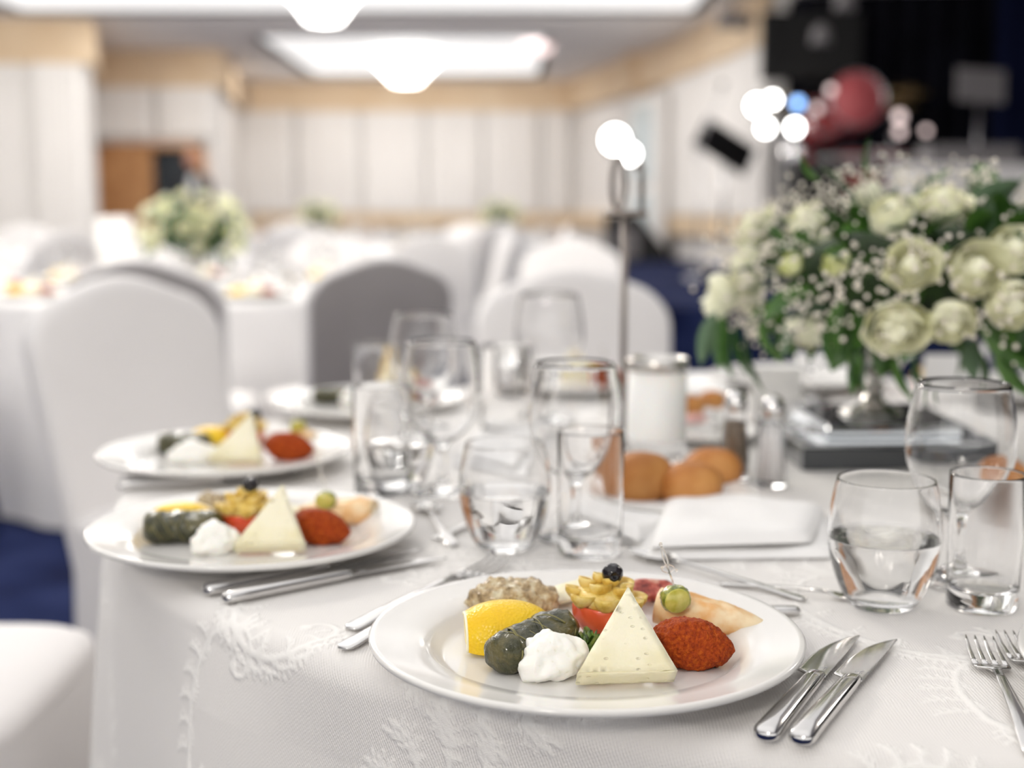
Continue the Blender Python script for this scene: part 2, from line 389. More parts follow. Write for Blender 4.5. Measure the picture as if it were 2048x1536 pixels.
# pleated drapes on the walls, panel by panel
def drape(p0, p1, z0, z1, label, group=None, nm='curtain', n=3):
    a = Vector((*p0, 0)); b = Vector((*p1, 0)); ln = (b-a).length; d = (b-a)/ln; nn = Vector((d.y, -d.x, 0))
    nu = 40
    def f(u, v):
        s = .022*math.sin(2*PI*n*u)+.008*math.sin(2*PI*n*2.3*u+1)
        e = .05*(1-min(1, min(u, 1-u)*12))
        return a+d*(ln*u)+nn*(.10+s*(.6+.4*(1-v))-e)+Vector((0, 0, z0+(z1-z0)*v))
    o = mk(nm, *grid(nu, 4, f), M['curtain'])
    return tag(o, label, 'curtain', group)
edges = [475, 592, 722, 852, 966, 1082, 1146]
for i, (a, b) in enumerate(zip(edges, edges[1:])):
    drape((atd(a+3, 300, YB).x, YB-.02), (atd(b-3, 300, YB).x, YB-.02), .98, ZB, ('first', 'second', 'third', 'fourth', 'fifth', 'sixth')[i]+' white drape panel from the left on the far back wall', 'drape panels on the back wall')
for i in range(3):
    t0, t1 = i/3+.01, (i+1)/3-.01; a = Vector(wr[1]); b = Vector(wr[2])
    p, q = a.lerp(b, t0), a.lerp(b, t1)
    drape((p.x, p.y), (q.x, q.y), .98, ZB, ('far', 'middle', 'near')[i]+' white drape panel on the side wall beside the music stand', 'drape panels on the side wall')
for a, b in ((432, 316), (310, 192)):
    p = atd(b, 200, ya); q = atd(a, 200, ya)
    drape((p.x, ya-.02), (q.x, ya-.02), 1.98, ZB, 'short white drape panel above the '+('dark opening' if a > 400 else 'brown leaf')+' of the double door', 'drape panels above the door')
for a, b in ((-40, 66), (70, 172)):
    p = atd(a, 200, yc); q = atd(b, 200, yc)
    drape((p.x, yc-.1), (q.x, yc-.03), .1, ZB, 'tall white drape panel left of the door, '+('at the picture edge' if a < 0 else 'at the wall corner'), 'drape panels left of the door')
# double door in the alcove: frame, closed leaf, open dark leaf opening
zt = atd(300, 288, ya).z
fx0 = atd(203, 300, ya).x; fx1 = atd(412, 300, ya).x; fm = atd(313, 300, ya).x
d2 = struct('door_2', join(box(fx0, fx0+.08, ya-.2, ya, 0, zt), box(fx1-.08, fx1, ya-.2, ya, 0, zt), box(fx0, fx1, ya-.2, ya, zt-.07, zt)), M['wood'])
struct('door_leaf', box(fx0+.08, fm-.02, ya-.17, ya-.08, .02, zt-.07, .01), M['wood'], d2)
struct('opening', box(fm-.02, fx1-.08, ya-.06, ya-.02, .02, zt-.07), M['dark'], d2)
struct('handle', box(fm-.12, fm-.08, ya-.22, ya-.17, .95, 1.1, .01), M['chrome'], d2)
# ceiling with two raised coffers, their emission standing in for cove light
def ceiling():
    holes = [(-5.2, 1.9, -1.5, 14.2), (-3.1, .40, 16.2, 21.0)]
    xs = sorted({-14, 12, *[h[0] for h in holes], *[h[1] for h in holes]}); ys = sorted({-6, 28, *[v for h in holes for v in h[2:]]})
    P = []
    for x0, x1 in zip(xs, xs[1:]):
        for y0, y1 in zip(ys, ys[1:]):
            cx, cyy = (x0+x1)/2, (y0+y1)/2
            if any(h[0] < cx < h[1] and h[2] < cyy < h[3] for h in holes): continue
            P.append(box(x0, x1, y0, y1, CZ, CZ+.1))
    for x0, x1, y0, y1 in holes:
        P += [box(x0-.1, x0, y0-.1, y1+.1, CZ, CZ+.1), box(x1, x1+.1, y0-.1, y1+.1, CZ, CZ+.1), box(x0, x1, y0-.1, y0, CZ, CZ+.1), box(x0, x1, y1, y1+.1, CZ, CZ+.1)]
    return join(*P), holes
cv, holes = ceiling()
ce = struct('ceiling', cv, M['ceil'])
for h in holes:
    struct('coffer_glow', box(h[0], h[1], h[2], h[3], CZ+.025, CZ+.06), M['panel' if h[2] < 5 else 'panel2'], ce)

# chandeliers: ring frame, crystal tiers tapering down
def chandelier(x, y, zb, rad, hh, label):
    t = thing('chandelier', label, 'chandelier', (x, y, zb))
    mk('ring', *lathe([(rad*.97, hh), (rad*1.03, hh), (rad*1.03, hh+.04), (rad*.97, hh+.04), (rad*.97, hh)], 40), M['chrome'], t)
    prof = [(.02, 0), (rad*.26, .01), (rad*.36, hh*.12), (rad*.42, hh*.2), (rad*.62, hh*.42), (rad*.85, hh*.66), (rad*1.0, hh*.86), (rad*.99, hh), (rad*.8, hh)]
    mk('crystal_bowl', *lathe(prof, 40), M['crystal'], t)
    P = []
    for i in range(36):
        a = 2*PI*i/36
        for f in (.0, .33, .66):
            z = hh*(.95-f*.9); r = rad*(1.03-f*.78)
            P.append(blob(.018, .018, .04, 6, 4)); P[-1] = xf(P[-1], Matrix.Translation((r*math.cos(a), r*math.sin(a), z)))
    s = mk('crystal_drops', *join(*P), M['crystal'], t); s['kind'] = 'stuff'
    mk('rod', *tube([(0, 0, hh), (0, 0, CZ+.02-zb)], .02), M['chrome'], t)
c1 = atd(812, 168, 18.2); chandelier(c1.x, 18.2, c1.z, .67, .62, 'lit crystal bowl chandelier hanging near the back wall')
c2 = atd(648, 46, 11.0); chandelier(c2.x, 11.0, c2.z, .52, .62, 'lit crystal bowl chandelier cut off by the top of the picture')
c3 = atd(1072, 92, 17.0)
dl = mk('ceiling_glow', *lathe([(0, 0), (.17, 0), (.2, .03), (.2, .1), (0, .1)], 24), M['glintdim']); dl.location = (c3.x, 17, CZ-.1)  # glowing disc in place of a reflection on the ceiling
tag(dl, 'small round ceiling glow right of the far chandelier, standing for a reflection', 'light')

# ------------------------------------------------------------------ our table
C = Vector((.42, 1.56, 0)); RT = .875
# --- motif raster in flat cloth coordinates
res = .0009; ext = 1.45; NN = int(2*ext/res)
img = np.zeros((NN, NN), np.float32)
def splat(x, y, r, h=1.0):
    i = int((y+ext)/res); j = int((x+ext)/res); k = max(1, int(r/res)+1)
    if i-k < 0 or j-k < 0 or i+k+1 > NN or j+k+1 > NN: return
    gy, gx = np.ogrid[-k:k+1, -k:k+1]
    d = np.sqrt(gx*gx+gy*gy)*res/r
    b = np.clip((1-d)*2.2, 0, 1)*h
    sl = img[i-k:i+k+1, j-k:j+k+1]; np.maximum(sl, b, out=sl)
def stroke(pts, r0, r1):
    n = len(pts)
    for k in range(n-1):
        (x0, y0), (x1, y1) = pts[k], pts[k+1]; ln = math.hypot(x1-x0, y1-y0); q = max(1, int(ln/.0018))
        for s in range(q):
            t = s/q; rr = r0+(r1-r0)*((k+t)/n); splat(x0+(x1-x0)*t, y0+(y1-y0)*t, rr)
def lobe(x, y, a, ln, wd):
    # small acanthus leaflet: rib with three toothed points each side
    pts = [(x+math.cos(a+.7*t)*ln*t, y+math.sin(a+.7*t)*ln*t) for t in (0, .2, .4, .6, .8, 1)]
    stroke(pts, wd*.55, wd*.4)
    for k, (px, py) in enumerate(pts[1:], 1):
        aa = a+.7*k/5
        for sg in (-1, 1):
            l2 = ln*.32*math.sin(PI*min(1, (k+.5)/6))
            stroke([(px, py), (px+math.cos(aa+sg*.9)*l2, py+math.sin(aa+sg*.9)*l2)], wd*.5, wd*.3)
def scroll(x, y, a, s, flip):
    pts = []; px, py = x, y
    for k in range(70):
        t = k/69; th = a+flip*(t*.6+5.6*t*t)
        if k:
            st = s*.034*(1.25-t); px += math.cos(th)*st; py += math.sin(th)*st
        pts.append((px, py))
        if k % 4 == 2 and k < 54:
            lobe(px, py, th-flip*.9, s*.24*(1-.6*t), s*.026)
            if k % 8 == 2: lobe(px, py, th+flip*1.0, s*.16*(1-.5*t), s*.022)
    stroke(pts, s*.030, s*.016); splat(pts[-1][0], pts[-1][1], s*.045)
def medallion(x, y, a, s):
    for k in range(11):
        aa = a+(k-5)*.40; q = s*(.48+.36*math.cos((k-5)*.40))
        for tt in (.3, .42, .54):
            splat(x+math.cos(aa)*q*tt, y+math.sin(aa)*q*tt, s*.030)
        for dd in (-.1, .1): lobe(x+math.cos(aa)*q*.62, y+math.sin(aa)*q*.62, aa+dd-.3, s*.34, s*.028)
        stroke([(x+math.cos(aa)*q*.12, y+math.sin(aa)*q*.12), (x+math.cos(aa)*q*.7, y+math.sin(aa)*q*.7)], s*.012, s*.022)
    for k in range(9): splat(x+math.cos(k*.7)*s*.10, y+math.sin(k*.7)*s*.10, s*.028)
    for sg in (-1, 1): scroll(x, y, a+PI+sg*.5, s*.8, sg)
for ring, rr, cnt in ((0, .40, 9), (1, .60, 14), (2, .80, 17), (3, .985, 21), (4, 1.18, 24)):
    for k in range(cnt):
        a = 2*PI*(k+.5*ring)/cnt+.12; x, y = rr*math.cos(a), rr*math.sin(a)
        if (k+ring) % 3:
            scroll(x, y, a+.6, .15, 1 if k % 2 else -1); scroll(x, y, a+3.4, .12, -1 if k % 2 else 1)
        else: medallion(x, y, a+PI*(ring % 2), .125)
def sample(u, v):
    i = np.clip(((v+ext)/res).astype(int), 0, NN-1); j = np.clip(((u+ext)/res).astype(int), 0, NN-1)
    a = img[i, j]
    return (a+img[np.clip(i+1, 0, NN-1), j]+img[i, np.clip(j+1, 0, NN-1)]+img[np.clip(i-1, 0, NN-1), j])/4
def tablecloth(name, cx, cy, R0, dense, material, label):
    b = .022; flat = R0-b
    # radial stations (arc length along the cloth)
    if dense:
        s = np.concatenate([np.linspace(.0, .44, 12)[:-1], np.arange(.44, 1.28, .0019), np.linspace(1.285, flat+b*PI/2+.72, 26)])
        ph = np.concatenate([np.arange(R(188), R(283), .0021), np.linspace(R(283), R(188+360), 150)[1:-1]])
    else:
        s = np.concatenate([[0, .3, .6, flat-.02], np.linspace(flat, flat+b*PI/2, 5), np.linspace(flat+b*PI/2+.03, flat+b*PI/2+.72, 14)])
        ph = np.linspace(0, 2*PI, 121)[:-1]
    sg, pg = np.meshgrid(s, ph, indexing='ij')
    th = np.clip((sg-flat)/b, 0, PI/2); drop = np.clip(sg-flat-b*PI/2, 0, None)
    r = np.minimum(sg, flat)+b*np.sin(th); z = T-.001-b*(1-np.cos(th))-drop
    k = np.clip(drop/.72, 0, 1)
    fold = .5+.5*np.sin(13*pg+1.3*np.sin(2*pg+.6)+.4)
    fold = fold**1.5
    r = r+k**.8*.028+(k**.9)*.085*fold*(.7+.3*np.sin(5*pg))
    r = r+np.clip(drop/.05, 0, 1)*.004*np.sin(23*pg)
    z = np.maximum(z, .012)
    u, v = sg*np.cos(pg), sg*np.sin(pg)
    mo = sample(u, v) if dense else np.zeros_like(u)
    nx = np.sin(th); z = z+mo*.0007*np.cos(th); r = r+mo*.0007*nx
    X, Y = r*np.cos(pg), r*np.sin(pg)
    ns, np_ = sg.shape
    co = np.stack([X, Y, z], -1).reshape(-1, 3)
    i, j = np.meshgrid(np.arange(ns-1), np.arange(np_), indexing='ij'); j2 = (j+1) % np_
    q = np.stack([i*np_+j, (i+1)*np_+j, (i+1)*np_+j2, i*np_+j2], -1).reshape(-1, 4)
    me = bpy.data.meshes.new(name); me.vertices.add(len(co)); me.vertices.foreach_set('co', co.astype(np.float32).ravel())
    me.loops.add(q.size); me.loops.foreach_set('vertex_index', q.astype(np.int32).ravel())
    me.polygons.add(len(q)); me.polygons.foreach_set('loop_start', np.arange(0, q.size, 4, dtype=np.int32))
    me.polygons.foreach_set('loop_total', np.full(len(q), 4, np.int32)); me.polygons.foreach_set('use_smooth', np.ones(len(q), bool))
    me.update(calc_edges=True); me.materials.append(material)
    if dense:
        at_ = me.attributes.new('motif', 'FLOAT', 'POINT'); at_.data.foreach_set('value', mo.astype(np.float32).ravel())
        ul = me.uv_layers.new(name='UVMap'); uvv = np.stack([u, v], -1).reshape(-1, 2)[q.ravel()]
        ul.data.foreach_set('uv', uvv.astype(np.float32).ravel())
    o = bpy.data.objects.new(name, me); COL.objects.link(o); o.location = (cx, cy, 0)
    return tag(o, label, 'tablecloth')
def table_frame(cx, cy, label, group=None):
    t = thing('banquet_table', label, 'table', (cx, cy, 0), 0, group)
    mk('table_top', *lathe([(0, T-.03), (RT-.03, T-.03), (RT-.025, T-.02), (RT-.03, T-.006), (0, T-.006)], 64), M['wood'], t)
    for a in (45, 135, 225, 315):
        x, y = .5*math.cos(R(a)), .5*math.sin(R(a))
        mk('leg', *tube([(x, y, T-.03), (x*1.15, y*1.15, 0)], .016, 8), M['greyplastic'], t)
    return t
table_frame(C.x, C.y, 'round banquet table under the patterned white cloth')
tablecloth('tablecloth', C.x, C.y, RT, True, M['jacquard'], 'white jacquard tablecloth with raised scrolls on the laid table in front')

# ------------------------------------------------------------------ crockery
pp = [(0, .0035), (.088, .0035), (.090, 0), (.095, 0), (.098, .0045), (.112, .0105), (.130, .0150), (.146, .0175), (.1495, .0195), (.1500, .0222), (.1480, .0238), (.1450, .0228),
      (.128, .0205), (.113, .0175), (.107, .0135), (.102, .0078), (.096, .0058), (.06, .0056), (0, .0056)]
plate = thing('dinner_plate', 'white dinner plate of starters with a cheese triangle, nearest in front', 'plate', (0, 0, 0))
mk('plate_body', *lathe(pp, 128), M['porcelain'], plate)
PW = T+.0058
def seatpos(a, r=.765): return C+Vector((math.cos(R(a)), math.sin(R(a)), 0))*r
P1 = Vector((.051, .872, T)); P2 = Vector((-.240, 1.178, T)); P3 = Vector((-.349, 1.555, T)); P4 = Vector((-.215, 1.965, T)); P5 = Vector((.105, 2.235, T)); P0 = Vector((.484, .80, T))
P6 = Vector((.50, 2.27, T)); P7 = Vector((.86, 2.12, T))
plate.location = P1
dup(plate, P2, 0, 'white dinner plate of starters, second in the row along the left table edge')
dup(plate, P3, 0, 'white dinner plate of starters, third along the left edge with a bright reflection')
dup(plate, P4, 0, 'white dinner plate behind the tumblers, in front of the grey chair')
dup(plate, P5, 0, 'white dinner plate seen through the wine goblet beside the pole')
dup(plate, P0, 0, 'white plate cut off at the right edge beside the two forks')
dup(plate, P6, 0, 'white dinner plate on the far table edge behind the salt shaker')
dup(plate, P7, 0, 'white dinner plate behind the flower centrepiece')

# ------------------------------------------------------------------ food
FOOD = {}
def reg(k, o): FOOD[k] = o; return o
# cheese triangle: lying tilted, leaning back
def cheese_mesh():
    L_, W_, th = .0675, .066, .0145
    out = []; n = 22
    tri = [(-W_/2, 0), (W_/2, 0), (.0095, L_)]
    bm = bmesh.new()
    vs = [bm.verts.new((x, y, z)) for z in (0, th) for x, y in tri]
    bm.faces.new((vs[2], vs[1], vs[0])); bm.faces.new(vs[3:6])
    for i in range(3):
        j = (i+1) % 3; bm.faces.new((vs[i], vs[j], vs[3+j], vs[3+i]))
    bmesh.ops.bevel(bm, geom=bm.edges[:], offset=.0009, segments=2, affect='EDGES')
    bmesh.ops.triangulate(bm, faces=bm.faces[:])
    bmesh.ops.subdivide_edges(bm, edges=[e for e in bm.edges if e.calc_length() > .004], cuts=5, use_grid_fill=True)
    bmesh.ops.triangulate(bm, faces=bm.faces[:])
    bmesh.ops.subdivide_edges(bm, edges=[e for e in bm.edges if e.calc_length() > .0022], cuts=1)
    bmesh.ops.triangulate(bm, faces=bm.faces[:])
    bm.normal_update()
    prnd = random.Random(3); pits = [Vector((prnd.uniform(-.028, .028), prnd.uniform(.003, .06), th)) for _ in range(90)]
    pr = [prnd.choice((.0007, .0009, .0011, .0013, .0022)) for _ in pits]
    for v in bm.verts:
        n3 = v.normal; v.co += n3*(fz(v.co, 120, 3)*.0004)
    bm.verts.index_update(); r = ([v.co.copy() for v in bm.verts], [tuple(v.index for v in f.verts) for f in bm.faces]); bm.free(); return r
ch = tag(mk('cheese_wedge', *cheese_mesh(), M['cheese']), '', 'cheese'); reg('cheese', ch)
# yogurt
def ydisp(p): return .0045*nz(p, 70, 2)+.0022*nz(p, 170, 5)
reg('yogurt', tag(mk('yogurt_dollop', *blob(.0245, .0160, .0160, 64, 40, (2, 2.1), lambda p: .0048*nz(p, 60, 2)+.0022*nz(p, 140, 5)+.0008*nz(p, 320, 7)-.0016*abs(nz(p, 95, 3))), M['yogurt']), '', 'yogurt'))
# lemon wedge: peel shell with flat cut faces
def lemon():
    t = thing('lemon_wedge', '', 'lemon')
    n, m_ = 30, 16
    def f(u, v):
        ph = -1.0*PI/2*.98+v*PI*.98; th = R(-5)+R(120)*u
        rx, rr = .034, .0225
        x = rx*math.sin(ph)*1.0; r_ = rr*abs(math.cos(ph))**.75
        return Vector((x, -r_*math.cos(th), r_*math.sin(th)))
    V, Fc = grid(n, m_, f)
    mk('peel', V, Fc, M['lemonskin'], t)
    # flesh body slightly inside, closed fan
    W = [Vector((v[0]*.975, v[1]*.95, v[2]*.95)) for v in V]; k0 = len(W)
    ax = [Vector((.034*.97*math.sin(-PI/2*.98+j/m_*PI*.98), .001, .0)) for j in range(m_+1)]
    FF = list(Fc); W += ax
    for j in range(m_):
        a0, a1 = j*(n+1), (j+1)*(n+1); FF.append((k0+j, k0+j+1, a1, a0)); FF.append((a0+n, a1+n, k0+j+1, k0+j))
    mk('flesh', W, FF, M['lemonflesh'], t, smooth=False)
    e = [f(0, j/m_) for j in range(m_+1)]+[f(1, j/m_) for j in range(m_, -1, -1)]
    mk('pith', *tube([Vector((q.x*.99, q.y*.985, q.z*.985)) for q in e], .0011, 6), M['pith'], t)
    return t
reg('lemon', lemon())
# cut-ended lemon half (front plate: end sliced off)
def lemon_cut():
    t = thing('lemon_wedge', '', 'lemon')
    n, m_ = 34, 26
    def f(u, v):
        x = -.026+.056*v; ph = math.asin(max(-1, min(1, x/.0345))); rr = .0245*abs(math.cos(ph))**.8
        th = R(-12)+R(140)*u
        return Vector((x, -rr*math.cos(th)*1.02, .004+rr*math.sin(th)))
    V, Fc = grid(n, m_, f)
    mk('peel', V, Fc, M['lemonskin'], t)
    W = [Vector((v[0]*.995, v[1]*.95, .004+(v[2]-.004)*.95)) for v in V]; k0 = len(W)
    W += [Vector((-.0259+.0558*j/m_, .003, .002)) for j in range(m_+1)]; FF = list(Fc)
    for j in range(m_):
        a0, a1 = j*(n+1), (j+1)*(n+1); FF.append((k0+j, k0+j+1, a1, a0)); FF.append((a0+n, a1+n, k0+j+1, k0+j))
    FF.append(tuple(list(range(n, -1, -1))+[k0]))
    mk('flesh', W, FF, M['lemonflesh'], t, smooth=False)
    e = [f(u/20, 0) for u in range(21)]
    mk('pith', *tube([Vector((q.x, q.y*.975, .004+(q.z-.004)*.975)) for q in e], .0010, 6), M['pith'], t)
    return t
reg('lemoncut', lemon_cut())
# dolma
def dolma(seed):
    t = thing('stuffed_vine_leaf', '', 'stuffed leaf')
    def fr(x):
        e = max(0, abs(x)-.019)/.014
        return .0135*math.sqrt(max(.02, 1-e*e))
    secs = []; V = []; Fc = []; n = 40; K = 46
    for k in range(K+1):
        x = -.031+.062*k/K; r_ = fr(x)
        for i in range(n):
            a = 2*PI*i/n; p = Vector((x, math.cos(a)*r_*1.08, math.sin(a)*r_*.95))
            d = .0026*nz(p, 70, seed)+.0014*nz(p, 170, seed+4)-.0008*abs(nz(p, 120, seed+9))
            # folded leaf edge spiralling round
            w_ = math.sin(a*1.0+x*70+seed); d += .0011*(1 if w_ > .2 else 0)*min(1, (w_-.2)*6) if w_ > .2 else 0
            V.append(p*1+Vector((0, math.cos(a), math.sin(a)))*d)
    for k in range(K):
        for i in range(n):
            j = (i+1) % n; Fc.append((k*n+i, (k+1)*n+i, (k+1)*n+j, k*n+j))
    Fc.append(tuple(range(n))); Fc.append(tuple(range(K*n+n-1, K*n-1, -1)))
    mk('leaf_roll', V, Fc, M['vine'], t)
    P = []
    for q, (x0, a0) in enumerate(((-.016, .4), (-.004, 1.2), (.010, .6), (-.02, 1.9), (.016, 1.6), (-.024, 1.0), (.002, .2), (.020, .9), (-.010, .9))):
        pts = []
        for k in range(14):
            s = k/13; x = x0+.012*s*(1 if q % 2 else -1); a = a0-.9+2.2*s*(1 if q % 2 else .8)
            r_ = fr(x)+.0009+.0018*nz(Vector((x, math.cos(a)*fr(x)*1.08, math.sin(a)*fr(x)*.95)), 85, seed)
            pts.append((x, -math.cos(a)*r_*1.08, math.sin(a)*r_*.95))
        P.append(tube(pts, [.00055*(1-.6*k/13) for k in range(14)], 5))
    mk('vein', *join(*P), M['vein'], t)
    return t
reg('dolma', dolma(3))
# red paste quenelle
def kd(p): return .0011*nz(p, 260, 1)+.0014*nz(p, 120, 9)+.0009*nz(p, 520, 3)-.0010*max(0, nz(p, 330, 8)-.25)
def quenelle():
    V = []; Fc = []; n = 64; K = 60
    for k in range(K+1):
        s = -1+2*k/K; x = .029*s; r_ = .0165*(max(0, 1-abs(s)**2.2))**.75+.0004
        for i in range(n):
            a = 2*PI*i/n; ca, sa = math.cos(a), math.sin(a)
            rr = r_*(1+.07*math.cos(3*a+.6)); p = Vector((x, ca*rr*1.0, sa*rr*.92)); V.append(p+Vector((0, ca, sa))*kd(p))
    for k in range(K):
        for i in range(n):
            j = (i+1) % n; Fc.append((k*n+i, (k+1)*n+i, (k+1)*n+j, k*n+j))
    return V, Fc
reg('kofte', tag(mk('red_paste_quenelle', *quenelle(), M['kofte']), '', 'food'))
# pastry: folded triangle, plump, tip at +x
def pastry():
    def f(u, v):
        pass
    V = []; Fc = []; n = 36; K = 40
    for k in range(K+1):
        s = k/K; x = -.042+.084*s; hw = .0225*(1-s**2.0)**.8*(.55+.45*min(1, s*4+.3)); hh = .0125*(1-s**2.4)**.75+.0006
        for i in range(n):
            a = 2*PI*i/n; ca, sa = math.cos(a), math.sin(a)
            p = Vector((x, hw*math.copysign(abs(ca)**.85, ca), hh*math.copysign(abs(sa)**.9, sa)))
            V.append(p+Vector((0, ca*.4, sa))*(.0016*nz(p, 60, 4)+.0006*nz(p, 180, 2)+.0008*(math.sin(x*160+p.y*100) > .75)))
    for k in range(K):
        for i in range(n):
            j = (i+1) % n; Fc.append((k*n+i, (k+1)*n+i, (k+1)*n+j, k*n+j))
    Fc.append(tuple(range(n))); Fc.append(tuple(range(K*n+n-1, K*n-1, -1)))
    return V, Fc
reg('pastry', tag(mk('folded_pastry', *pastry(), M['borek']), '', 'pastry'))
reg('eggplant', tag(mk('eggplant_mash', *blob(.034, .020, .017, 60, 34, (2.3, 2.2), lambda p: .005*nz(p, 75, 6)+.003*nz(p, 190, 2)+.0012*nz(p, 420, 8), flat=-.010), M['eggplant']), '', 'eggplant'))
# stuffed tomato: cup, piped puree curls
def tomato():
    t = thing('stuffed_tomato', '', 'tomato')
    prof = [(0, -.0135), (.008, -.0132), (.0155, -.0102), (.0205, -.004), (.0222, .003), (.0220, .0065), (.0212, .0072), (.0195, .0062), (.014, .0045), (0, .004)]
    mk('tomato_half', *lathe(smoothprof(prof, 3), 48), M['tomato'], t)
    P = [blob(.0205, .0205, .0115, 30, 16, (2, 2), lambda p: .0016*nz(p, 150, 1))]
    P[0] = xf(P[0], Matrix.Translation((0, 0, .0105)))
    tr = random.Random(11)
    # ruffled ribbons laid round
    def ribbon(c, r0, a0, a1, z0, lift, wd, tilt=0.9):
        n_, K = 14, 22; V = []; Fc = []
        for k in range(K+1):
            s = k/K; a = a0+(a1-a0)*s; rr = r0*(1-.25*s)
            cen = Vector((c[0]+rr*math.cos(a), c[1]+rr*math.sin(a), c[2]+z0+lift*s))
            out = Vector((math.cos(a), math.sin(a), 0)); up = Vector((0, 0, 1))
            env = math.sin(PI*min(1, max(0, s*.92+.04)))**.5
            for i in range(n_):
                b = 2*PI*i/n_; w_ = wd*env*(1+.10*math.cos(6*b)); th_ = wd*.42*env
                V.append(cen+(up*math.cos(tilt)+out*math.sin(tilt))*w_*math.cos(b)+(out*math.cos(tilt)-up*math.sin(tilt))*th_*math.sin(b))
        for k in range(K):
            for i in range(n_):
                j = (i+1) % n_; Fc.append((k*n_+i, (k+1)*n_+i, (k+1)*n_+j, k*n_+j))
        return V, Fc
    for k in range(7):
        a = 2*PI*k/7+.2; c = (.0185*math.cos(a), .0185*math.sin(a), .0085+.001*(k % 2))
        P.append(ribbon(c, .0062, a-2.3, a+2.5, .0, .0035, .0062, .75))
    for k in range(5):
        a = 2*PI*k/5+.5; c = (.0115*math.cos(a), .0115*math.sin(a), .0172)
        P.append(ribbon(c, .0055, a-2.2, a+2.5, .0, .0035, .0056, .6))
    for k in range(3):
        a = 2*PI*k/3+.9; c = (.004*math.cos(a), .004*math.sin(a), .0225)
        P.append(ribbon(c, .0048, a-2.0, a+2.3, .0, .0025, .0044, .5))
    mk('piped_puree', *join(*P), M['puree'], t)
    return t
reg('tomato', tomato())
# olive with a wrinkled dimple
def od(p):
    d = .0006*nz(p, 300, 1)+.0003*nz(p, 700, 1)
    q = math.hypot(p.x, p.z)
    if p.y < 0: d -= .0016*math.exp(-(q/.0016)**2); d += .0007*math.exp(-((q-.0034)/.0009)**2)
    return d
reg('olive', tag(mk('black_olive', *blob(.0078, .0078, .0074, 44, 30, (2, 2), od), M['olive']), '', 'olive'))
# pickle piece with clear pick
def pickle():
    t = thing('pickle_bite', '', 'pickle')
    def pd(p): return .0007*nz(p, 260, 2)+.0006*nz(p, 520, 5)
    V, Fc = blob(.0098, .0098, .0086, 40, 26, (2.2, 2.2), pd)
    W = [Vector((v.x, max(v.y, -.0048+.2*v.x), v.z)) for v in V]
    mk('pickle_skin', W, Fc, M['pickleskin'], t)
    V2, F2 = lathe([(0, -.0009), (.0078, -.0008), (.0086, 0), (.0080, .0012), (0, .0014)], 32)
    mk('cut_face', [Vector((v[0]*1.0, -.0042-v[2]*-1.0+.2*v[0]-.0012, v[1]*.93)) for v in V2], F2, M['pickleflesh'], t)
    p = thing('pick', None, None); p.parent = t
    mk('spike', *tube([(.002, 0, -.004), (-.001, 0, .012), (-.003, 0, .020)], .0006, 8), M['pick'], p)
    loops = []
    for sx in (-1, 1):
        pts = [(-.003-.0012*sx*math.sin(PI*k/14)-.0032*k/14, 0, .020+.016*k/14) for k in range(15)]
        loops.append(tube(pts, .00055, 6))
        pts = [(-.003+sx*.0042*math.sin(PI*k/10), .001, .017+.006*k/10) for k in range(11)]
        loops.append(tube(pts, .00045, 6))
    loops.append(xf(blob(.0013, .0013, .0013, 12, 8), Matrix.Translation((-.0065, 0, .037))))
    loops.append(xf(blob(.001, .001, .001, 10, 6), Matrix.Translation((.0022, 0, .0185))))
    loops.append(xf(blob(.001, .001, .001, 10, 6), Matrix.Translation((-.007, 0, .0215))))
    mk('pick_ornament', *join(*loops), M['pick'], p)
    return t
pk = pickle(); reg('pickle', pk)
def slab(ax, ay, az, m, nm, cat, sd):
    return tag(mk(nm, *blob(ax, ay, az, 40, 14, (3.2, 3), lambda p: .0013*nz(p, 90, sd)+.0006*nz(p, 240, sd)), m), '', cat)
reg('slice', slab(.024, .011, .003, M['cheese'], 'pale_cheese_slice', 'cheese', 2))
reg('meat', slab(.019, .010, .0045, M['meat'], 'cured_meat_slice', 'meat', 7))
def greens():
    P = []; g = random.Random(2)
    for k in range(7):
        a = g.uniform(0, 6.28); ln = g.uniform(.012, .02)
        V, Fc = grid(10, 6, lambda u, v: Vector((ln*(u-.3), .010*(v-.5)*math.sin(PI*min(1, u*.9+.1))*1.3, .004*math.sin(u*9+k)+.003*math.cos(v*11+k*2)+.003)))
        P.append(xf((V, Fc), Matrix.Translation((g.uniform(-.006, .006), g.uniform(-.004, .004), g.uniform(-.002, .004))) @ Matrix.Rotation(a, 4, 'Z')))
    return join(*P)
reg('greens', tag(mk('lettuce_leaf', *greens(), M['lettuce']), '', 'lettuce'))
USED = set()
def food(k, loc, rz=0, label='', sc=1, rot=None, group=None):
    o = FOOD[k]; L_ = loc
    if k not in USED:
        USED.add(k); o['label'] = label
        if group: o['group'] = group
        return place(o, L_, rz if rot is None else None, rot, sc)
    return dup(o, L_, rz if rot is None else None, label, group, rot, sc)
def up(v, dz): return Vector((v.x, v.y, v.z+dz))
W = PW
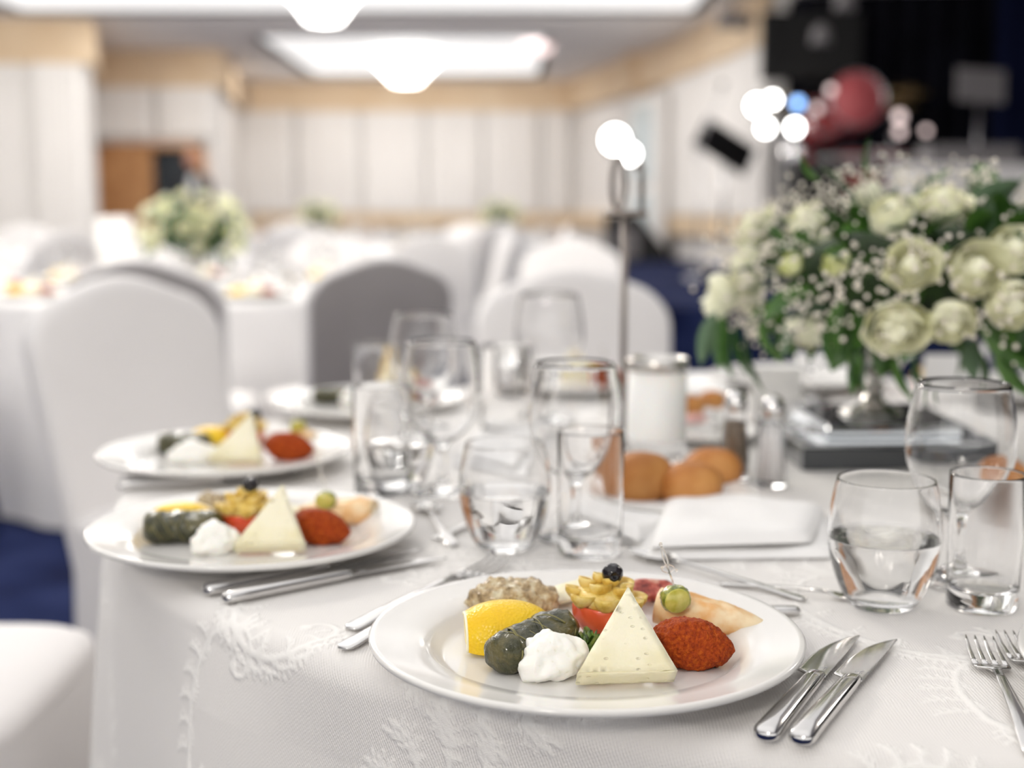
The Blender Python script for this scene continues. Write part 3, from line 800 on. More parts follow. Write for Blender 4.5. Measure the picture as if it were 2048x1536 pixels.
# front plate
food('cheese', up(at(1250, 1371, W), .0008), rot=(R(37.5), R(0), R(5)), label='white cheese triangle leaning on the front plate, pitted surface')
food('yogurt', up(at(1106, 1352, W), .0125), rot=(0, R(-8), R(24)), label= 'white yogurt dollop flecked with herbs on the front plate')
food('dolma', up(at(1066, 1322, W), .0140), rot=(0, R(-5), R(47)), label='glossy dark green stuffed vine leaf on the front plate', sc=(1.22, 1.12, 1.12))
food('lemoncut', up(at(1008, 1293, W), .003), R(8), 'bright yellow lemon wedge showing its peel on the front plate', sc=1.06)
food('eggplant', up(at(1026, 1236, W), .0125), R(8), 'brown chunky eggplant mash at the back of the front plate')
food('slice', up(at(1140, 1212, W), .012), rot=(R(16), R(-16), R(8)), label='pale cheese slice behind the tomato on the front plate')
food('tomato', up(at(1208, 1269, W), .0150), rot=(R(-3), R(6), 0), label='red tomato half piped with yellow puree on the front plate', sc=1.08)
oc = at(1212, 1266, W)
food('olive', atd(1225, 1147, oc.y-.006), R(10), 'shiny black olive on top of the front stuffed tomato', sc=.98)
food('greens', up(at(1180, 1300, W), .002), 0, 'dark green leafy garnish under the tomato on the front plate')
food('kofte', up(at(1382, 1329, W), .0150), rot=(0, R(6), R(-15)), label='brick red spiced quenelle on the front plate', sc=(1.02, 1.08, 1.10))
food('pastry', up(at(1432, 1272, W), .0135), rot=(0, R(7), R(-19)), label='pale golden folded pastry triangle on the front plate', sc=(1.04, .95, 1.0))
food('meat', up(at(1305, 1222, W), .016), rot=(R(35), R(5), R(12)), label='dark red cured meat slice behind the piped puree on the front plate')
food('pickle', atd(1351, 1197, at(1350, 1286, W).y), rot=(0, R(-6), R(6)), label='green pickle bite on a clear pick on the front plate', sc=1.1)
# second plate
food('cheese', up(at(541, 1108, W), .001), rot=(R(44), 0, R(5)), label='white cheese triangle on the second plate from the front', sc=.97)
food('yogurt', up(at(432, 1105, W), .011), R(20), 'white yogurt dollop on the second plate from the front', sc=(.88, .9, 1.0))
food('dolma', up(at(368, 1083, W), .0135), R(10), 'dark stuffed vine leaf on the second plate from the front', sc=1.16)
food('lemon', up(at(366, 1062, W), .006), R(-6), 'yellow lemon wedge behind the vine leaf on the second plate from the front')
food('eggplant', up(at(427, 1030, W), .009), R(-20), 'brown eggplant mash on the second plate from the front', sc=(.55, .6, .8))
food('tomato', up(at(494, 1068, W), .0145), R(70), 'red tomato half with yellow puree on the second plate from the front', sc=1.05)
food('olive', atd(501, 970, at(494, 1068, W).y), 0, 'black olive on the stuffed tomato of the second plate from the front')
food('kofte', up(at(641, 1084, W), .0145), rot=(0, R(8), R(-16)), label='brick red spiced quenelle on the second plate from the front', sc=1.06)
food('pastry', up(at(672, 1045, W), .0125), rot=(0, R(1), R(166)), label='folded pastry with orange filling on the second plate from the front', sc=.95)
food('pickle', up(at(653, 1052, W), .026), R(-12), 'green pickle bite on a clear pick on the second plate from the front', sc=1.02)
food('slice', up(at(590, 1030, W), .006), R(-10), 'pale cheese slice at the back of the second plate from the front')
# third plate
food('cheese', up(at(474, 930, W), .001), rot=(R(46), R(0), R(-4)), label='white cheese triangle on the third plate along the left edge', sc=1.0)
food('yogurt', up(at(388, 925, W), .0105), R(10), 'white yogurt dollop on the third plate along the left edge', sc=(1.25, .9, .95))
food('dolma', up(at(370, 908, W), .013), R(8), 'dark stuffed vine leaf on the third plate along the left edge', sc=1.05)
food('lemon', up(at(425, 890, W), .005), R(-12), 'yellow lemon wedge on the third plate along the left edge', sc=.9)
food('tomato', up(at(492, 893, W), .0145), R(30), 'red tomato half with yellow puree on the third plate along the left edge', sc=1.05)
food('olive', atd(510, 828, at(492, 893, W).y), 0, 'black olive on the stuffed tomato of the third plate')
food('kofte', up(at(578, 918, W), .0155), rot=(0, R(5), R(-10)), label='brick red spiced quenelle on the third plate along the left edge', sc=1.15)
food('pickle', up(at(597, 893, W), .026), R(10), 'green pickle bite on the third plate along the left edge', sc=1.1)
food('pastry', up(at(585, 893, W), .011), R(160), 'folded pastry behind the red quenelle on the third plate', sc=.8)
# fourth plate
food('dolma', up(at(665, 808, W), .013), R(12), 'dark stuffed vine leaf on the plate in front of the grey chair')
food('yogurt', up(at(712, 812, W), .012), R(12), 'white yogurt dollop on the plate in front of the grey chair')
food('cheese', up(at(768, 815, W), .001), rot=(R(44), 0, R(-8)), label='white cheese triangle on the plate behind the tumblers')
food('tomato', up(at(790, 795, W), .0145), 0, 'red stuffed tomato on the plate behind the tumblers')
food('kofte', up(at(835, 808, W), .0145), R(-12), 'brick red quenelle on the plate behind the tumblers')
# fifth plate through the goblet
food('tomato', up(at(1180, 772, W), .0145), 0, 'red stuffed tomato seen through the goblet by the pole')
food('kofte', up(at(1235, 775, W), .0145), R(-12), 'brick red quenelle seen beside the goblet by the pole')
food('cheese', up(at(1150, 782, W), .0095), rot=(R(45), 0, 0), label='white cheese triangle seen through the goblet by the pole')
food('pickle', up(at(1212, 765, W), .026), 0, 'green pickle bite seen above the goblet by the pole')
for k_, pxy, lb in (('kofte', (1880, 790), 'brick red quenelle behind the flower centrepiece'), ('lemon', (1930, 785), 'yellow lemon wedge behind the flower centrepiece'),
                    ('tomato', (1855, 780), 'red stuffed tomato behind the flower centrepiece')):
    food(k_, up(at(*pxy, W), .012), .3, lb)

# ------------------------------------------------------------------ cutlery (local +Y from handle end)
def knife(name, mark=True):
    t = thing(name, '', 'knife')
    hs = [(0, 0, .0048, .0035, .0022), (.002, 0, .0050, .0068, .0040), (.006, 0, .0052, .0082, .0048), (.02, 0, .0055, .0080, .0050), (.06, 0, .0056, .0072, .0050), (.10, 0, .0056, .0064, .0048), (.112, 0, .0055, .0058, .0042), (.116, 0, .0054, .0054, .0030)]
    mk('handle', *loft(hs, 20, 2.6), M['steel'], t)
    bs_ = []
    for s in (0, .03, .06, .12, .25, .4, .55, .7, .82, .91, .97, 1.0):
        y = .113+.099*s; right = .0062-.0022*s*s+.001*s; left = -(.0062+.0052*min(1, s*9)*(1 if s > .02 else 0))+.0
        lw = .0058+(.0062*min(1, s/.06))*(1 if s < .75 else 1)
        lw = .0058+.0088*min(1, s/.06)
        if s > .4: lw = .0146*(max(0, 1-((s-.4)/.6)**2.3))**.75-(.0042*(s-.4)/.6)
        cxx = (right-lw)/2; hw = max(.0004, (right+lw)/2)
        bs_.append((y, cxx, .0046-.001*s, hw, .0010-.0003*s))
    mk('blade', *loft(bs_, 20, 2.2), M['steel'], t)
    if mark:
        z = .0058
        P = [tube([(x*.0011-.002, .125+y*.0011, z-.0004) for x, y in pts], .00013, 4) for pts in
             ([(0, 0), (.3, 1.6), (-.6, 3), (.4, 4), (2.2, 4), (3.4, 4.6), (3.2, 6), (4.3, 5.6)], [(.9, 4), (1.2, 2), (.8, .4)], [(2.2, 4), (3, 2.2), (2.6, .6)], [(3.2, 4.4), (4, 2.6), (3.8, 1)])]
        mk('stamped_mark', *join(*P), M['chrome'], t)
    return t
def fork(name):
    t = thing(name, '', 'fork')
    hs = [(0, 0, .0018, .004, .0010), (.003, 0, .0020, .0068, .0014), (.01, 0, .0024, .0076, .0016), (.04, 0, .0040, .0062, .0018), (.08, 0, .0058, .0046, .0019), (.115, 0, .0068, .0034, .0020), (.135, 0, .0060, .0030, .0019)]
    mk('handle', *loft(hs, 16, 2.6), M['steel'], t)
    hd = [(.133, 0, .0061, .0030, .0019), (.139, 0, .0054, .0048, .0015), (.143, 0, .0044, .0112, .0011), (.149, 0, .0034, .0126, .0010), (.154, 0, .0028, .0126, .0009)]
    mk('head', *loft(hd, 20, 3), M['steel'], t)
    for i in range(4):
        x = -.0102+.0068*i; q = [(.1535, x, .0028, .0024, .0009), (.165, x, .0024, .0020, .0010), (.185, x*.98, .0032, .0016, .0009), (.198, x*.95, .0052, .0012, .0008), (.205, x*.94, .0070, .0004, .0004)]
        mk('tine', *loft(q, 10, 2.4), M['steel'], t)
    return t
def spoon(name):
    t = thing(name, '', 'spoon')
    hs = [(0, 0, .0018, .004, .0010), (.003, 0, .0020, .0060, .0014), (.01, 0, .0024, .0066, .0016), (.04, 0, .0038, .0054, .0017), (.08, 0, .0056, .0036, .0017), (.118, 0, .0066, .0026, .0018), (.13, 0, .0060, .0030, .0016)]
    mk('handle', *loft(hs, 16, 2.6), M['steel'], t)
    V = []; Fc = []; K, n = 14, 14
    def f(u, v, o=0):
        y = .127+.052*v; w_ = .0155*math.sin(PI*min(.985, max(.06, v**.8)))**.62; x = w_*(2*u-1)
        dz = .0062*(1-(2*u-1)**2)*math.sin(PI*min(1, v*.95+.02))
        return Vector((x, y, .0068-dz+.0005*math.cos(v*3)+o))
    a = grid(n, K, lambda u, v: f(u, v)); b = grid(n, K, lambda u, v: f(u, v, -.0009))
    mk('bowl', *join(a, (b[0], [tuple(reversed(q)) for q in b[1]])), M['steel'], t)
    return t
KN = knife('dinner_knife'); FK = fork('dinner_fork'); SP = spoon('dessert_spoon')
used2 = set()
def cut(o, a, d, label, sc=1):
    a = Vector((a[0], a[1], T)); rz = math.atan2(d[1], d[0])-PI/2
    if o.name not in used2:
        used2.add(o.name); o['label'] = label; return place(o, a, rz, sc=sc)
    return dup(o, a, rz, label, sc=sc)
def cutpx(o, p, q, label, sc=1):
    a, b = at(*p), at(*q); return cut(o, a, (b-a), label, sc)
cutpx(KN, (1527, 1488), (1712, 1272), 'polished dinner knife right of the front plate, closer to the plate')
cutpx(KN, (1597, 1496), (1783, 1284), 'polished dinner knife right of the front plate, closer to the two forks')
cutpx(FK, (2075, 1520), (1935, 1245), 'polished dinner fork at the right with tines in front of the tall glass', .98)
cutpx(FK, (2190, 1500), (2008, 1268), 'polished dinner fork half under the cut off plate at the right', .96)
cut(FK, (-.121, .893), (math.cos(R(61)), math.sin(R(61))), 'dinner fork with only its handle end showing left of the front plate, lower one')
cut(FK, (-.121, .936), (math.cos(R(59)), math.sin(R(59))), 'dinner fork passing under the front plate, tines showing by the water tumbler', 1.06)
cutpx(KN, (408, 1192), (870, 1098), 'polished dinner knife by the second plate, the one against the plate', 1.0)
cutpx(KN, (446, 1208), (915, 1116), 'polished dinner knife by the second plate, the outer one', 1.0)
cutpx(KN, (242, 968), (600, 945), 'dinner knife under the rim of the third plate, inner one')
cutpx(KN, (236, 980), (560, 962), 'dinner knife under the rim of the third plate, outer one')
cutpx(SP, (1610, 1203), (1262, 1108), 'dessert spoon lying behind the front plate by the napkin', (.8, 1.08, .85))
cutpx(FK, (1440, 1170), (1640, 1192), 'dessert fork lying behind the front plate, tines by the water tumbler', (.55, .66, .7))
cutpx(KN, (1600, 1229), (1500, 1232), 'dessert knife with a rounded end behind the front plate', (.62, .75, .7))
cutpx(SP, (905, 1095), (835, 1000), 'dessert spoon right of the second plate by the water tumbler', 1.0)
cutpx(FK, (870, 1080), (925, 1060), 'dessert fork crossing the spoon right of the second plate', .8)
cutpx(SP, (960, 800), (880, 800), 'spoon lying behind the goblets near the fourth plate', .9)

# ------------------------------------------------------------------ glasses
def tumbler(n=72, water=True, name='water_tumbler'):
    t = thing(name, '', 'glass')
    o = [(0, .0010), (.016, .0006), (.0215, .0008), (.0255, .0035), (.0320, .0125), (.0388, .0300), (.0425, .0460), (.0438, .0600), (.0424, .0780), (.0398, .0930), (.0378, .1020), (.0375, .1030)]
    i = [(.0366, .1032), (.0365, .1020), (.0384, .0930), (.0410, .0780), (.0423, .0600), (.0410, .0465), (.0372, .0310), (.0318, .0180), (.0265, .0115), (.018, .0088), (0, .0082)]
    mk('glass_body', *lathe(smoothprof(o, 3)[:-1]+[o[-1]]+smoothprof(i, 3), n), M['glass'], t)
    if water:
        wp = smoothprof([(0, .0080), (.018, .0086), (.0266, .0113), (.0320, .0178), (.0374, .0308), (.0412, .0464), (.0424, .0560), (.0425, .0572)], 3)+[(.0415, .0564), (.039, .0562), (0, .0562)]
        mk('water', *lathe(wp, n), M['water'], t)
    return t
def cylinder_glass(n=64):
    t = thing('highball_glass', '', 'glass')
    o = [(0, .0005), (.026, .0005), (.0275, .002), (.0278, .02), (.0284, .06), (.0289, .106), (.0287, .1075)]
    i = [(.0277, .1076), (.0274, .1062), (.0269, .06), (.0262, .022), (.0255, .0165), (.020, .0148), (0, .0145)]
    mk('glass_body', *lathe(o+i, n), M['glass'], t)
    return t
def goblet(n=72):
    t = thing('wine_goblet', '', 'glass')
    o = [(0, .0008), (.033, .0006), (.0345, .0016), (.033, .0028), (.018, .0062), (.0085, .0120), (.0052, .022), (.0048, .036), (.0058, .050), (.0110, .0575), (.0225, .0650), (.0355, .0820), (.0432, .1020), (.0450, .1180), (.0435, .1380), (.0398, .1585), (.0375, .1690)]
    i = [(.0366, .1692), (.0386, .1583), (.0423, .1380), (.0438, .1180), (.0420, .1024), (.0343, .0830), (.0212, .0668), (.0100, .0610), (0, .0600)]
    mk('glass_body', *lathe(smoothprof(o, 2)+smoothprof(i, 2), n), M['glass'], t)
    return t
TM = tumbler(); CG = cylinder_glass(); GB = goblet()
def gl(o, p, label, sc=1, isp=True, group=None):
    a = at(*p) if isp else Vector((p[0], p[1], T))
    a.z = T
    if o.name not in used2:
        used2.add(o.name); o['label'] = label
        if group: o['group'] = group
        return place(o, a, 0, sc=sc)
    return dup(o, a, 0, label, group, sc=sc)
gl(TM, (1763, 1213), 'sharp water tumbler half full behind the two knives at the right')
gl(CG, (1963, 1212), 'tall empty cylindrical glass beside the water tumbler at the right')
gl(GB, (1908, 1160), 'empty wine goblet standing behind the right water tumbler')
gl(TM, (1010, 1098), 'water tumbler half full behind the front plate, left of the tall glass', .97)
gl(CG, (1180, 1106), 'tall empty cylindrical glass behind the front plate', 1.06)
gl(GB, (1148, 1075), 'wine goblet in the middle beside the thin metal pole', 1.0)
gl(CG, (765, 985), 'tall cylindrical glass right of the third plate', 1.12)
gl(GB, (885, 985), 'wine goblet behind the second plate, nearer of the pair', 1.0)
gl(GB, (850, 880), 'wine goblet in front of the grey chair, farther of the pair', 1.02)
gl(CG, (752, 850), 'tall cylindrical glass beside the farther wine goblet', 1.1)
gl(TM, (800, 975), 'small water tumbler behind the third plate beside a tall glass', .9)
gl(GB, (1098, 845), 'faint wine goblet in front of the right white chair', 1.12)
gl(CG, (1010, 880), 'tall glass in front of the right white chair, left of the faint goblet', 1.2)
gl(TM, (1020, 800), 'tumbler far back between the goblets', .9)
gl(GB, (1620, 800), 'wine goblet hidden under the flowers at the far table edge', .95)
gl(CG, (1990, 820), 'tall glass at the far right behind the flowers', 1.0)
gl(TM, (1600, 905), 'small tumbler between salt shaker and mirror base', .62)

# candle in a glass, salt, pepper
ca = at(1312, 925)
t = thing('candle_glass', 'frosted white candle glass with a silver rim behind the bread rolls', 'candle holder', (ca.x, ca.y, T))
mk('glass_body', *lathe([(0, .001), (.034, .001), (.036, .003), (.036, .030), (.033, .030), (0, .030)], 48), M['glass'], t)
mk('frosted_sleeve', *lathe([(.0362, .0305), (.0362, .128), (.034, .128), (.034, .0305), (.0362, .0305)], 48), M['wax'], t)
mk('rim_band', *lathe([(.0363, .116), (.0375, .116), (.038, .130), (.0363, .131), (.0335, .131), (.0335, .116)], 48), M['silver'], t)
tag(mk('candle', *lathe([(0, .0310), (.031, .0310), (.0315, .104), (.029, .106), (.026, .103), (0, .102)], 32, ca.x, ca.y, T), M['wax']), 'white pillar candle inside the silver rimmed glass', 'candle')
def shaker(p, label, fill, nm):
    a = at(*p); t = thing(nm, label, 'shaker', (a.x, a.y, T))
    mk('glass_body', *lathe([(0, .0008), (.017, .0008), (.0188, .003), (.0165, .03), (.0125, .075), (.0118, .084), (.0105, .084), (.0113, .075), (.015, .03), (.0165, .008), (0, .007)], 8), M['glass'], t, smooth=False)
    mk('filling', *lathe([(0, .0073), (.0155, .0083), (.0145, .03), (.0110, .068), (0, .070)], 16), M[fill], t)
    mk('cap', *lathe([(.0125, .080), (.0135, .082), (.0135, .092), (.0105, .1005), (.005, .1045), (0, .1055)], 24), M['steel'], t)
shaker((1541, 972), 'glass salt shaker with a steel cap beside the bread rolls', 'salt', 'salt_shaker')
shaker((1468, 958), 'glass pepper shaker with a steel cap behind the bread rolls', 'pepperg', 'pepper_shaker')

# bread plates and rolls
bp_ = thing('bread_plate', 'small white bread plate with brown rolls beside the salt shaker', 'plate')
mk('plate_body', *lathe([(r*.60, z*.75) for r, z in pp], 72), M['porcelain'], bp_)
bc = at(1345, 990, T+.012); bp_.location = (bc.x, bc.y, T)
bc2 = at(1408, 862, T+.012); dup(bp_, (bc2.x, bc2.y, T), 0, 'small white bread plate behind the pepper shaker', sc=.8)
bc3 = at(2042, 1005, T+.012); dup(bp_, (bc3.x, bc3.y, T), 0, 'small bread plate at the right edge behind the tall glass')
def roll(sd, el=1.0):
    return blob(.030*el, .0265, .0215, 40, 26, (2.15, 2.3), lambda p: .0014*nz(p, 30, sd)-.0009*math.exp(-(p.y/.004)**2)*(p.z > 0))
RL = tag(mk('bread_roll', *roll(1), M['bread']), '', 'bread roll')
zr = T+.0043+.0205
def putroll(px, py, lab, s=1, rz=0, dz=0):
    a = at(px, py, zr+dz)
    if RL.name not in used2:
        used2.add(RL.name); RL['label'] = lab; return place(RL, a, rz, sc=s)
    return dup(RL, a, rz, lab, sc=s)
putroll(1381, 970, 'round brown bread roll, front one on the plate by the salt shaker', 1.12, .1)
putroll(1278, 958, 'brown bread roll, left one on the plate by the salt shaker', (1.25, 1.2, 1.34), .5, .004)
putroll(1425, 940, 'brown bread roll, back one on the plate by the salt shaker', (1.1, 1.1, 1.15), -.3, .0)
putroll(1232, 945, 'brown bread roll partly hidden behind the tall glass', .85, .6)
putroll(1380, 815, 'brown bread roll on the farther bread plate', .85, 0)
putroll(1425, 800, 'small brown bread roll at the back of the farther bread plate', .7, 0)
putroll(2026, 1003, 'brown bread roll at the right edge seen through the tall glass', 1.0, .4)
putroll(2008, 955, 'brown bread roll behind the wine goblet at the right edge', .95, 1.2)
ck = tag(mk('butter_packet', *box(-.014, .014, -.010, .010, 0, .011, .003), M['paper'], smooth=True), 'white wrapped butter packet on the farther bread plate', 'butter')
ck.location = up(at(1423, 835, T+.015), 0); ck.rotation_euler = (.5, .2, .7)
c2_ = dup(ck, at(1388, 845, T+.012), .4, 'pink wrapped butter packet on the farther bread plate'); c2_.data = ck.data.copy(); c2_.data.materials[0] = M['pinkpaper']
c3_ = dup(ck, at(1442, 850, T+.012), -.4, 'small cream butter packet nearest the pepper shaker', sc=.9)

# napkins
def pillow(cs, th, nu=34, nv=22, amp=.004, sd=1, skew=0):
    def top(u, v):
        a = cs[0].lerp(cs[1], u); b = cs[3].lerp(cs[2], u); p = a.lerp(b, v)
        e = min(u, 1-u, v, 1-v); k = (1-(1-min(1, e*7))**2)**.6
        return Vector((p.x, p.y, T+.0012+(th*k)*(1+.25*math.sin(u*5+sd))+amp*k*nz(p, 16, sd)))
    a = grid(nu, nv, top); b = grid(nu, nv, lambda u, v: Vector((*top(u, v).xy, T+.0006)))
    return join(a, (b[0], [tuple(reversed(q)) for q in b[1]]))
def napkin(cs, label, th=.012, sd=1):
    c = sum(cs, Vector())/4
    t = thing('folded_napkin', label, 'napkin', (c.x, c.y, 0))
    def loc(vf): return [(v[0]-c.x, v[1]-c.y, v[2]) for v in vf[0]], vf[1]
    mk('lower_layer', *loc(pillow(cs, th*.55, sd=sd)), M['napkin'], t)
    cs2 = [cs[0].lerp(cs[2], .04), cs[1].lerp(cs[3], .07)+Vector((-.01, 0, 0)), cs[2].lerp(cs[0], .03), cs[3]]
    V, Fc = pillow(cs2, th*.62, amp=.006, sd=sd+3)
    V = [Vector((v[0], v[1], v[2]+th*.62)) if v[2] > T+.0007 else Vector((v[0], v[1], v[2]+th*.50)) for v in V]
    mk('upper_fold', *loc((V, Fc)), M['napkin'], t)
    return t
napkin([at(1285, 1122), at(1672, 1118), at(1658, 1040), at(1335, 1006)], 'folded white cloth napkin lying in front of the bread rolls', .016, 2)
napkin([at(1120, 1040), at(1310, 1110), at(1370, 1025), at(1190, 985)], 'white cloth napkin corner behind the tall glass', .010, 5)
napkin([at(905, 930), at(1060, 960), at(1110, 880), at(965, 860)], 'white napkin lying between the goblets', .014, 7)
napkin([at(1290, 790), at(1480, 800), at(1480, 755), at(1300, 755)], 'white napkin at the far table edge before the blue floor', .010, 8)

# standing cards
def card(px0, px1, pyb, ht, label, y=None, lean=8, zb=T):
    a = at(px0, pyb, zb); b = at(px1, pyb, zb); m_ = (a+b)/2; wd = (b-a).length
    t = thing('menu_card', label, 'card', m_, math.atan2((b-a).y, (b-a).x))
    for sgn in (-1, 1):
        dy = ht*math.sin(R(lean))
        V = [(-wd/2, sgn*dy, 0), (wd/2, sgn*dy, 0), (wd/2, 0, ht), (-wd/2, 0, ht)]
        V += [(x, y_+sgn*.0012, z) for x, y_, z in V]
        mk('leaf_panel', V, [(0, 1, 2, 3), (7, 6, 5, 4), (0, 4, 5, 1), (1, 5, 6, 2), (2, 6, 7, 3), (3, 7, 4, 0)], M['paper'], t, smooth=False)
    return t
card(1502, 1600, 835, .075, 'white folded card standing behind the salt shaker')
card(1845, 1965, 800, .075, 'white folded card standing right of the flowers')

# mirror base, urn, flowers
vb = Vector((.466, 1.66, T))
mb = thing('mirror_base', 'square mirrored display base under the flower urn', 'centrepiece base', vb, R(3))
mk('lower_tier', *box(-.125, .125, -.125, .125, .0, .028, .002), M['bevel_dark'], mb, smooth=False)
mk('mirror_plate', *box(-.125, .125, -.125, .125, .0282, .032, .001), M['mirror'], mb, smooth=False)
mk('upper_tier', *box(-.085, .085, -.085, .085, .0322, .046, .002), M['mirror'], mb, smooth=False)
mk('top_plate', *box(-.085, .085, -.085, .085, .0462, .049, .001), M['mirror'], mb, smooth=False)
zt_ = T+.0492
urn = thing('flower_urn', 'silver footed urn holding the white flowers', 'urn', (vb.x, vb.y, zt_))
mk('foot', *lathe(smoothprof([(0, 0), (.038, 0), (.040, .004), (.032, .010), (.018, .016), (.010, .026)], 3), 40), M['silver'], urn)
mk('stem', *lathe(smoothprof([(.010, .026), (.014, .031), (.016, .036), (.010, .042), (.012, .048)], 3), 32), M['silver'], urn)
mk('bowl', *lathe(smoothprof([(.012, .048), (.030, .056), (.040, .075), (.037, .098), (.028, .112), (.034, .124), (.038, .128), (.035, .128), (.026, .112), (0, .110)], 3), 40), M['silver'], urn)

def rosemesh(sd, opened=1.0, n=18, Rm=.027):
    g = random.Random(sd); P = [xf(blob(Rm*.42, Rm*.42, Rm*.55, 14, 10), Matrix.Translation((0, 0, Rm*.75)))]
    for k in range(n):
        t = k/(n-1); Rk = Rm*(.36+.64*t**.8); Hk = Rm*(1.42-.42*t*opened); a0 = k*2.39996+g.uniform(-.25, .25); sp = 1.15-.25*t
        close = .42-.55*t*opened; tip = g.uniform(.02, .10); wav = g.uniform(0, 6)
        def f(u, v):
            q = 2*u-1; a = a0+sp*q*(.75+.25*math.sin(PI*v))
            r = Rk*(.30+.70*math.sin(min(1, v*1.35)*PI/2))-Rk*close*max(0, v-.55)**1.3*1.6
            r += Rk*.05*math.sin(3*q+wav)*v+Rk*.16*opened*t*max(0, v-.8)*5*.4
            z = Hk*(v-.16*q*q*v*v)-Rm*.10+Rm*tip*math.exp(-(q/.3)**2)*v
            return Vector((r*math.cos(a), r*math.sin(a), z))
        P.append(grid(8, 7, f))
    V, Fc = join(*P); return [Vector(v) for v in V], Fc
ROSE = []
for sd, op, nn_ in ((1, .75, 17), (2, .45, 14), (3, 1.15, 22)):
    o = mk('rose', *rosemesh(sd, op, nn_), M['rose']); ROSE.append(o)
bd = mk('rose', *rosemesh(9, .25, 9, .021), M['rosecore']); ROSE.append(bd)
def leafmesh():
    def f(u, v):
        a = 2*v-1; w_ = .014*math.sin(PI*min(1, u**.85))**.8
        return Vector((.060*u, a*w_, -.012*u*u+.006*abs(a)*math.sin(PI*u)))
    return grid(9, 4, f)
LEAF = mk('leaf', *leafmesh(), M['leaf']); LEAFG = mk('leaf', *leafmesh(), M['leafg'])
def bouquet(cx, cy, zc, label, rx, rz_, nrose, nleaf, ngyp, seed, spots=(), group=None):
    t = thing('flower_arrangement', label, 'flowers', (cx, cy, zc), 0, group)
    g = random.Random(seed)
    P = [blob(rx*.70, rx*.70, rz_*.62, 20, 12, (2, 2), lambda p: .01*nz(p, 30))]
    mk('foliage_core', *P[0], M['core'], t)['kind'] = 'stuff'
    def add(src, p, d, s):
        o = src.copy(); COL.objects.link(o); o.parent = t; o.location = p
        o.rotation_euler = Vector(d).to_track_quat('Z', 'Y').to_euler(); o.scale = (s,)*3; return o
    pos = []
    for (px, py, sz, kind) in spots:
        # front hemisphere: intersect the view ray with the dome
        d = ray(px, py); o0 = Vector((0, 0, H)); A = Vector((1/rx, 1/rx, 1/rz_)); oc_ = o0-Vector((cx, cy, zc))
        a_ = sum((d[i]*A[i])**2 for i in range(3)); b_ = sum(d[i]*oc_[i]*A[i]**2 for i in range(3)); c_ = sum((oc_[i]*A[i])**2 for i in range(3))-1
        D = b_*b_-a_*c_
        tt = (-b_-math.sqrt(D))/a_ if D > 0 else -b_/a_
        p = oc_+d*tt
        n_ = Vector((p.x/rx**2, p.y/rx**2, p.z/rz_**2)).normalized()
        pos.append(p); add(ROSE[kind], p*.95-n_*.020, n_, sz*.86)
    tries = 0
    while len(pos) < len(spots)+nrose and tries < 4000:
        tries += 1
        a = g.uniform(0, 2*PI); e = math.asin(g.uniform(-.45, 1)); n_ = Vector((math.cos(a)*math.cos(e), math.sin(a)*math.cos(e), math.sin(e)))
        p = Vector((n_.x*rx, n_.y*rx, n_.z*rz_))
        if spots and p.y < 0.05 : continue
        if any((p-q).length < (.052 if spots else .045) for q in pos): continue
        pos.append(p); add(ROSE[g.choice((0, 0, 1, 2, 3))], p*.9, n_, g.uniform(.85, 1.1))
    k = 0
    while k < nleaf:
        a = g.uniform(0, 2*PI); e = math.asin(g.uniform(-.75, .95)); n_ = Vector((math.cos(a)*math.cos(e), math.sin(a)*math.cos(e), math.sin(e)))
        p = Vector((n_.x*rx, n_.y*rx, n_.z*rz_))*g.uniform(.62, .84); k += 1
        o = (LEAFG if g.random() < .22 else LEAF).copy(); COL.objects.link(o); o.parent = t; o.location = p
        dr = (n_+Vector((g.uniform(-.7, .7), g.uniform(-.7, .7), g.uniform(-.5, .5) - (.5 if e < 0 else 0)))).normalized()
        o.rotation_euler = (dr.to_track_quat('X', 'Z') @ Matrix.Rotation(g.uniform(-1, 1), 3, 'X').to_quaternion()).to_euler(); s = g.uniform(.75, 1.25); o.scale = (s, s*g.uniform(.8, 1.3), s)
    if ngyp:
        V = []; Fc = []; sv = []
        for q in range(ngyp):
            a = g.uniform(0, 2*PI); e = math.asin(g.uniform(-.55, 1)); n_ = Vector((math.cos(a)*math.cos(e), math.sin(a)*math.cos(e), math.sin(e)))
            c0 = Vector((n_.x*rx, n_.y*rx, n_.z*rz_))*g.uniform(.98, 1.14)
            for w2 in range(g.randint(4, 7)):
                c = c0+Vector((g.gauss(0, .013), g.gauss(0, .013), g.gauss(0, .013)))
                r_ = g.uniform(.0020, .0034)
                b = blob(r_, r_, r_, 7, 4); o0 = len(V); V += [v+c for v in b[0]]; Fc += [tuple(i+o0 for i in f) for f in b[1]]
            if q % 2 == 0: sv.append(tube([c0*.7, c0], .0006, 3))
        mk('small_blossoms', V, Fc, M['gyp'], t)['kind'] = 'stuff'
        mk('thin_stems', *join(*sv), M['stem'], t)['kind'] = 'stuff'
    return t
spots = [(1595, 672, 1.15, 1), (1790, 655, 1.55, 2), (1905, 645, 1.25, 1), (1955, 540, 1.45, 0), (1655, 518, 1.05, 3), (1557, 522, .95, 3), (1478, 532, 1.35, 0), (1422, 590, 1.2, 0),
         (1495, 450, 1.3, 2), (1600, 435, 1.2, 1), (1785, 428, 1.35, 0), (1888, 402, 1.3, 2), (1822, 530, 1.25, 2), (2035, 500, 1.3, 0), (2030, 610, 1.35, 1), (1400, 625, .9, 1)]
fb = bouquet(.512, 1.64, .975, 'large white rose and small blossom centrepiece on the silver urn', .225, .122, 12, 150, 330, 4, spots)
